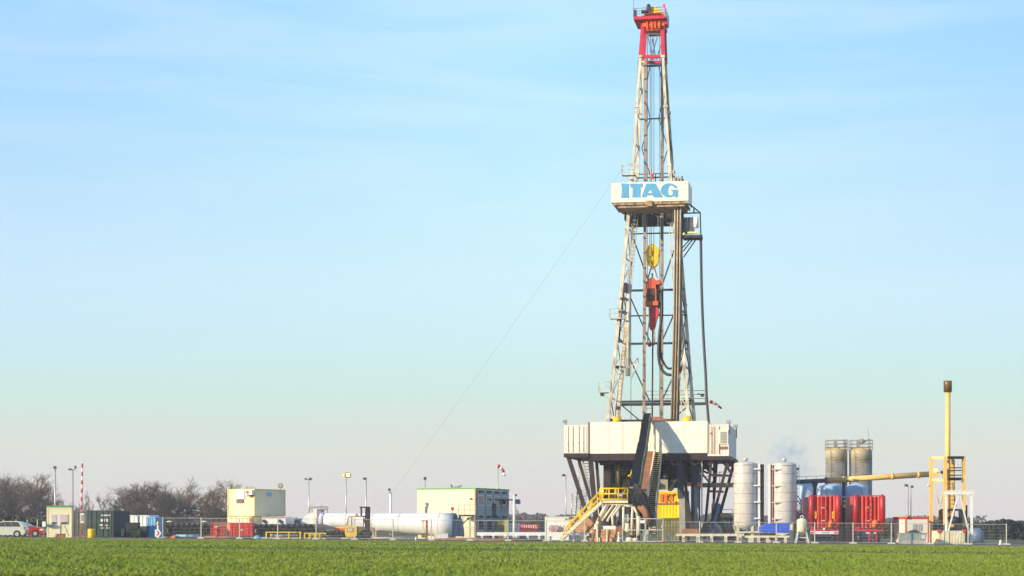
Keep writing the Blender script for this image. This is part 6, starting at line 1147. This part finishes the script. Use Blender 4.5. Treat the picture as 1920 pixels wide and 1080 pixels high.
for i, (px, lab) in enumerate(((6, 'first pale fence stake behind the silver car'), (30, 'second pale fence stake behind the silver car roof'), (51, 'third pale fence stake behind the grey car'), (70, 'fourth pale fence stake behind the red car'))):
    F = Frame(px, 214); single('fence_stake', lab, 'post', F, Mesh().beam((0, 0, gz(F.X)), F.q(px, 974), .1).beam((0, 0, gz(F.X)), (.0, .3, gz(F.X) + .6), .06), galv, 0, 0, group='fence stakes behind the cars')

# ------------------------------------------------------------------ air and smoke
def volume_box(name, x0, x1, y0, y1, z0, z1, dens, col, noise=False):
    o = make(name, Mesh().box(x0, x1, y0, y1, z0, z1), bpy.data.materials.new(name)); m = o.data.materials[0]; m.use_nodes = True; t = m.node_tree; t.nodes.clear(); out = t.nodes.new('ShaderNodeOutputMaterial')
    v = t.nodes.new('ShaderNodeVolumePrincipled'); v.inputs['Color'].default_value = (*col, 1); v.inputs['Density'].default_value = dens; v.inputs['Anisotropy'].default_value = .0; t.links.new(v.outputs[0], out.inputs['Volume'])
    return tag(o, kind='stuff')
volume_box('haze', -700, 700, -60, 1400, -3, 75, .0003, (.84, .86, .92))
def vapour(px, py, D, r, sq, dens):
    F = Frame(px, D); c = F.q(px, py); o = make('vapour', Mesh().ball((0, 0, 0), r, sq, 16, 10), bpy.data.materials.new('vapour')); o.location = (F.X, D, c[2]); m = o.data.materials[0]; m.use_nodes = True; t = m.node_tree; t.nodes.clear(); out = t.nodes.new('ShaderNodeOutputMaterial')
    v = t.nodes.new('ShaderNodeVolumePrincipled'); v.inputs['Color'].default_value = (.10, .55, 1.0, 1); tc = t.nodes.new('ShaderNodeTexCoord'); n = t.nodes.new('ShaderNodeTexNoise'); n.inputs['Scale'].default_value = 1.1; n.inputs['Detail'].default_value = 3
    ln = t.nodes.new('ShaderNodeVectorMath'); ln.operation = 'LENGTH'; dv = t.nodes.new('ShaderNodeVectorMath'); dv.operation = 'DIVIDE'; dv.inputs[1].default_value = (r * sq[0], r * sq[1], r * sq[2]); t.links.new(tc.outputs['Object'], dv.inputs[0]); t.links.new(dv.outputs[0], ln.inputs[0]); t.links.new(tc.outputs['Object'], n.inputs['Vector'])
    f = t.nodes.new('ShaderNodeMapRange'); f.inputs['From Min'].default_value = 1; f.inputs['From Max'].default_value = 0; t.links.new(ln.outputs['Value'], f.inputs['Value'])
    g = t.nodes.new('ShaderNodeMapRange'); g.inputs['From Min'].default_value = .42; g.inputs['From Max'].default_value = .62; g.inputs['To Max'].default_value = dens; t.links.new(n.outputs['Fac'], g.inputs['Value'])
    k = t.nodes.new('ShaderNodeMath'); k.operation = 'MULTIPLY'; t.links.new(f.outputs[0], k.inputs[0]); t.links.new(g.outputs[0], k.inputs[1]); t.links.new(k.outputs[0], v.inputs['Density']); t.links.new(v.outputs[0], out.inputs['Volume']); tag(o, kind='stuff')
vapour(1478, 853, 226, 2.6, (1.1, .8, 1), .35); vapour(1505, 884, 226, 1.9, (1, .8, .9), .3)
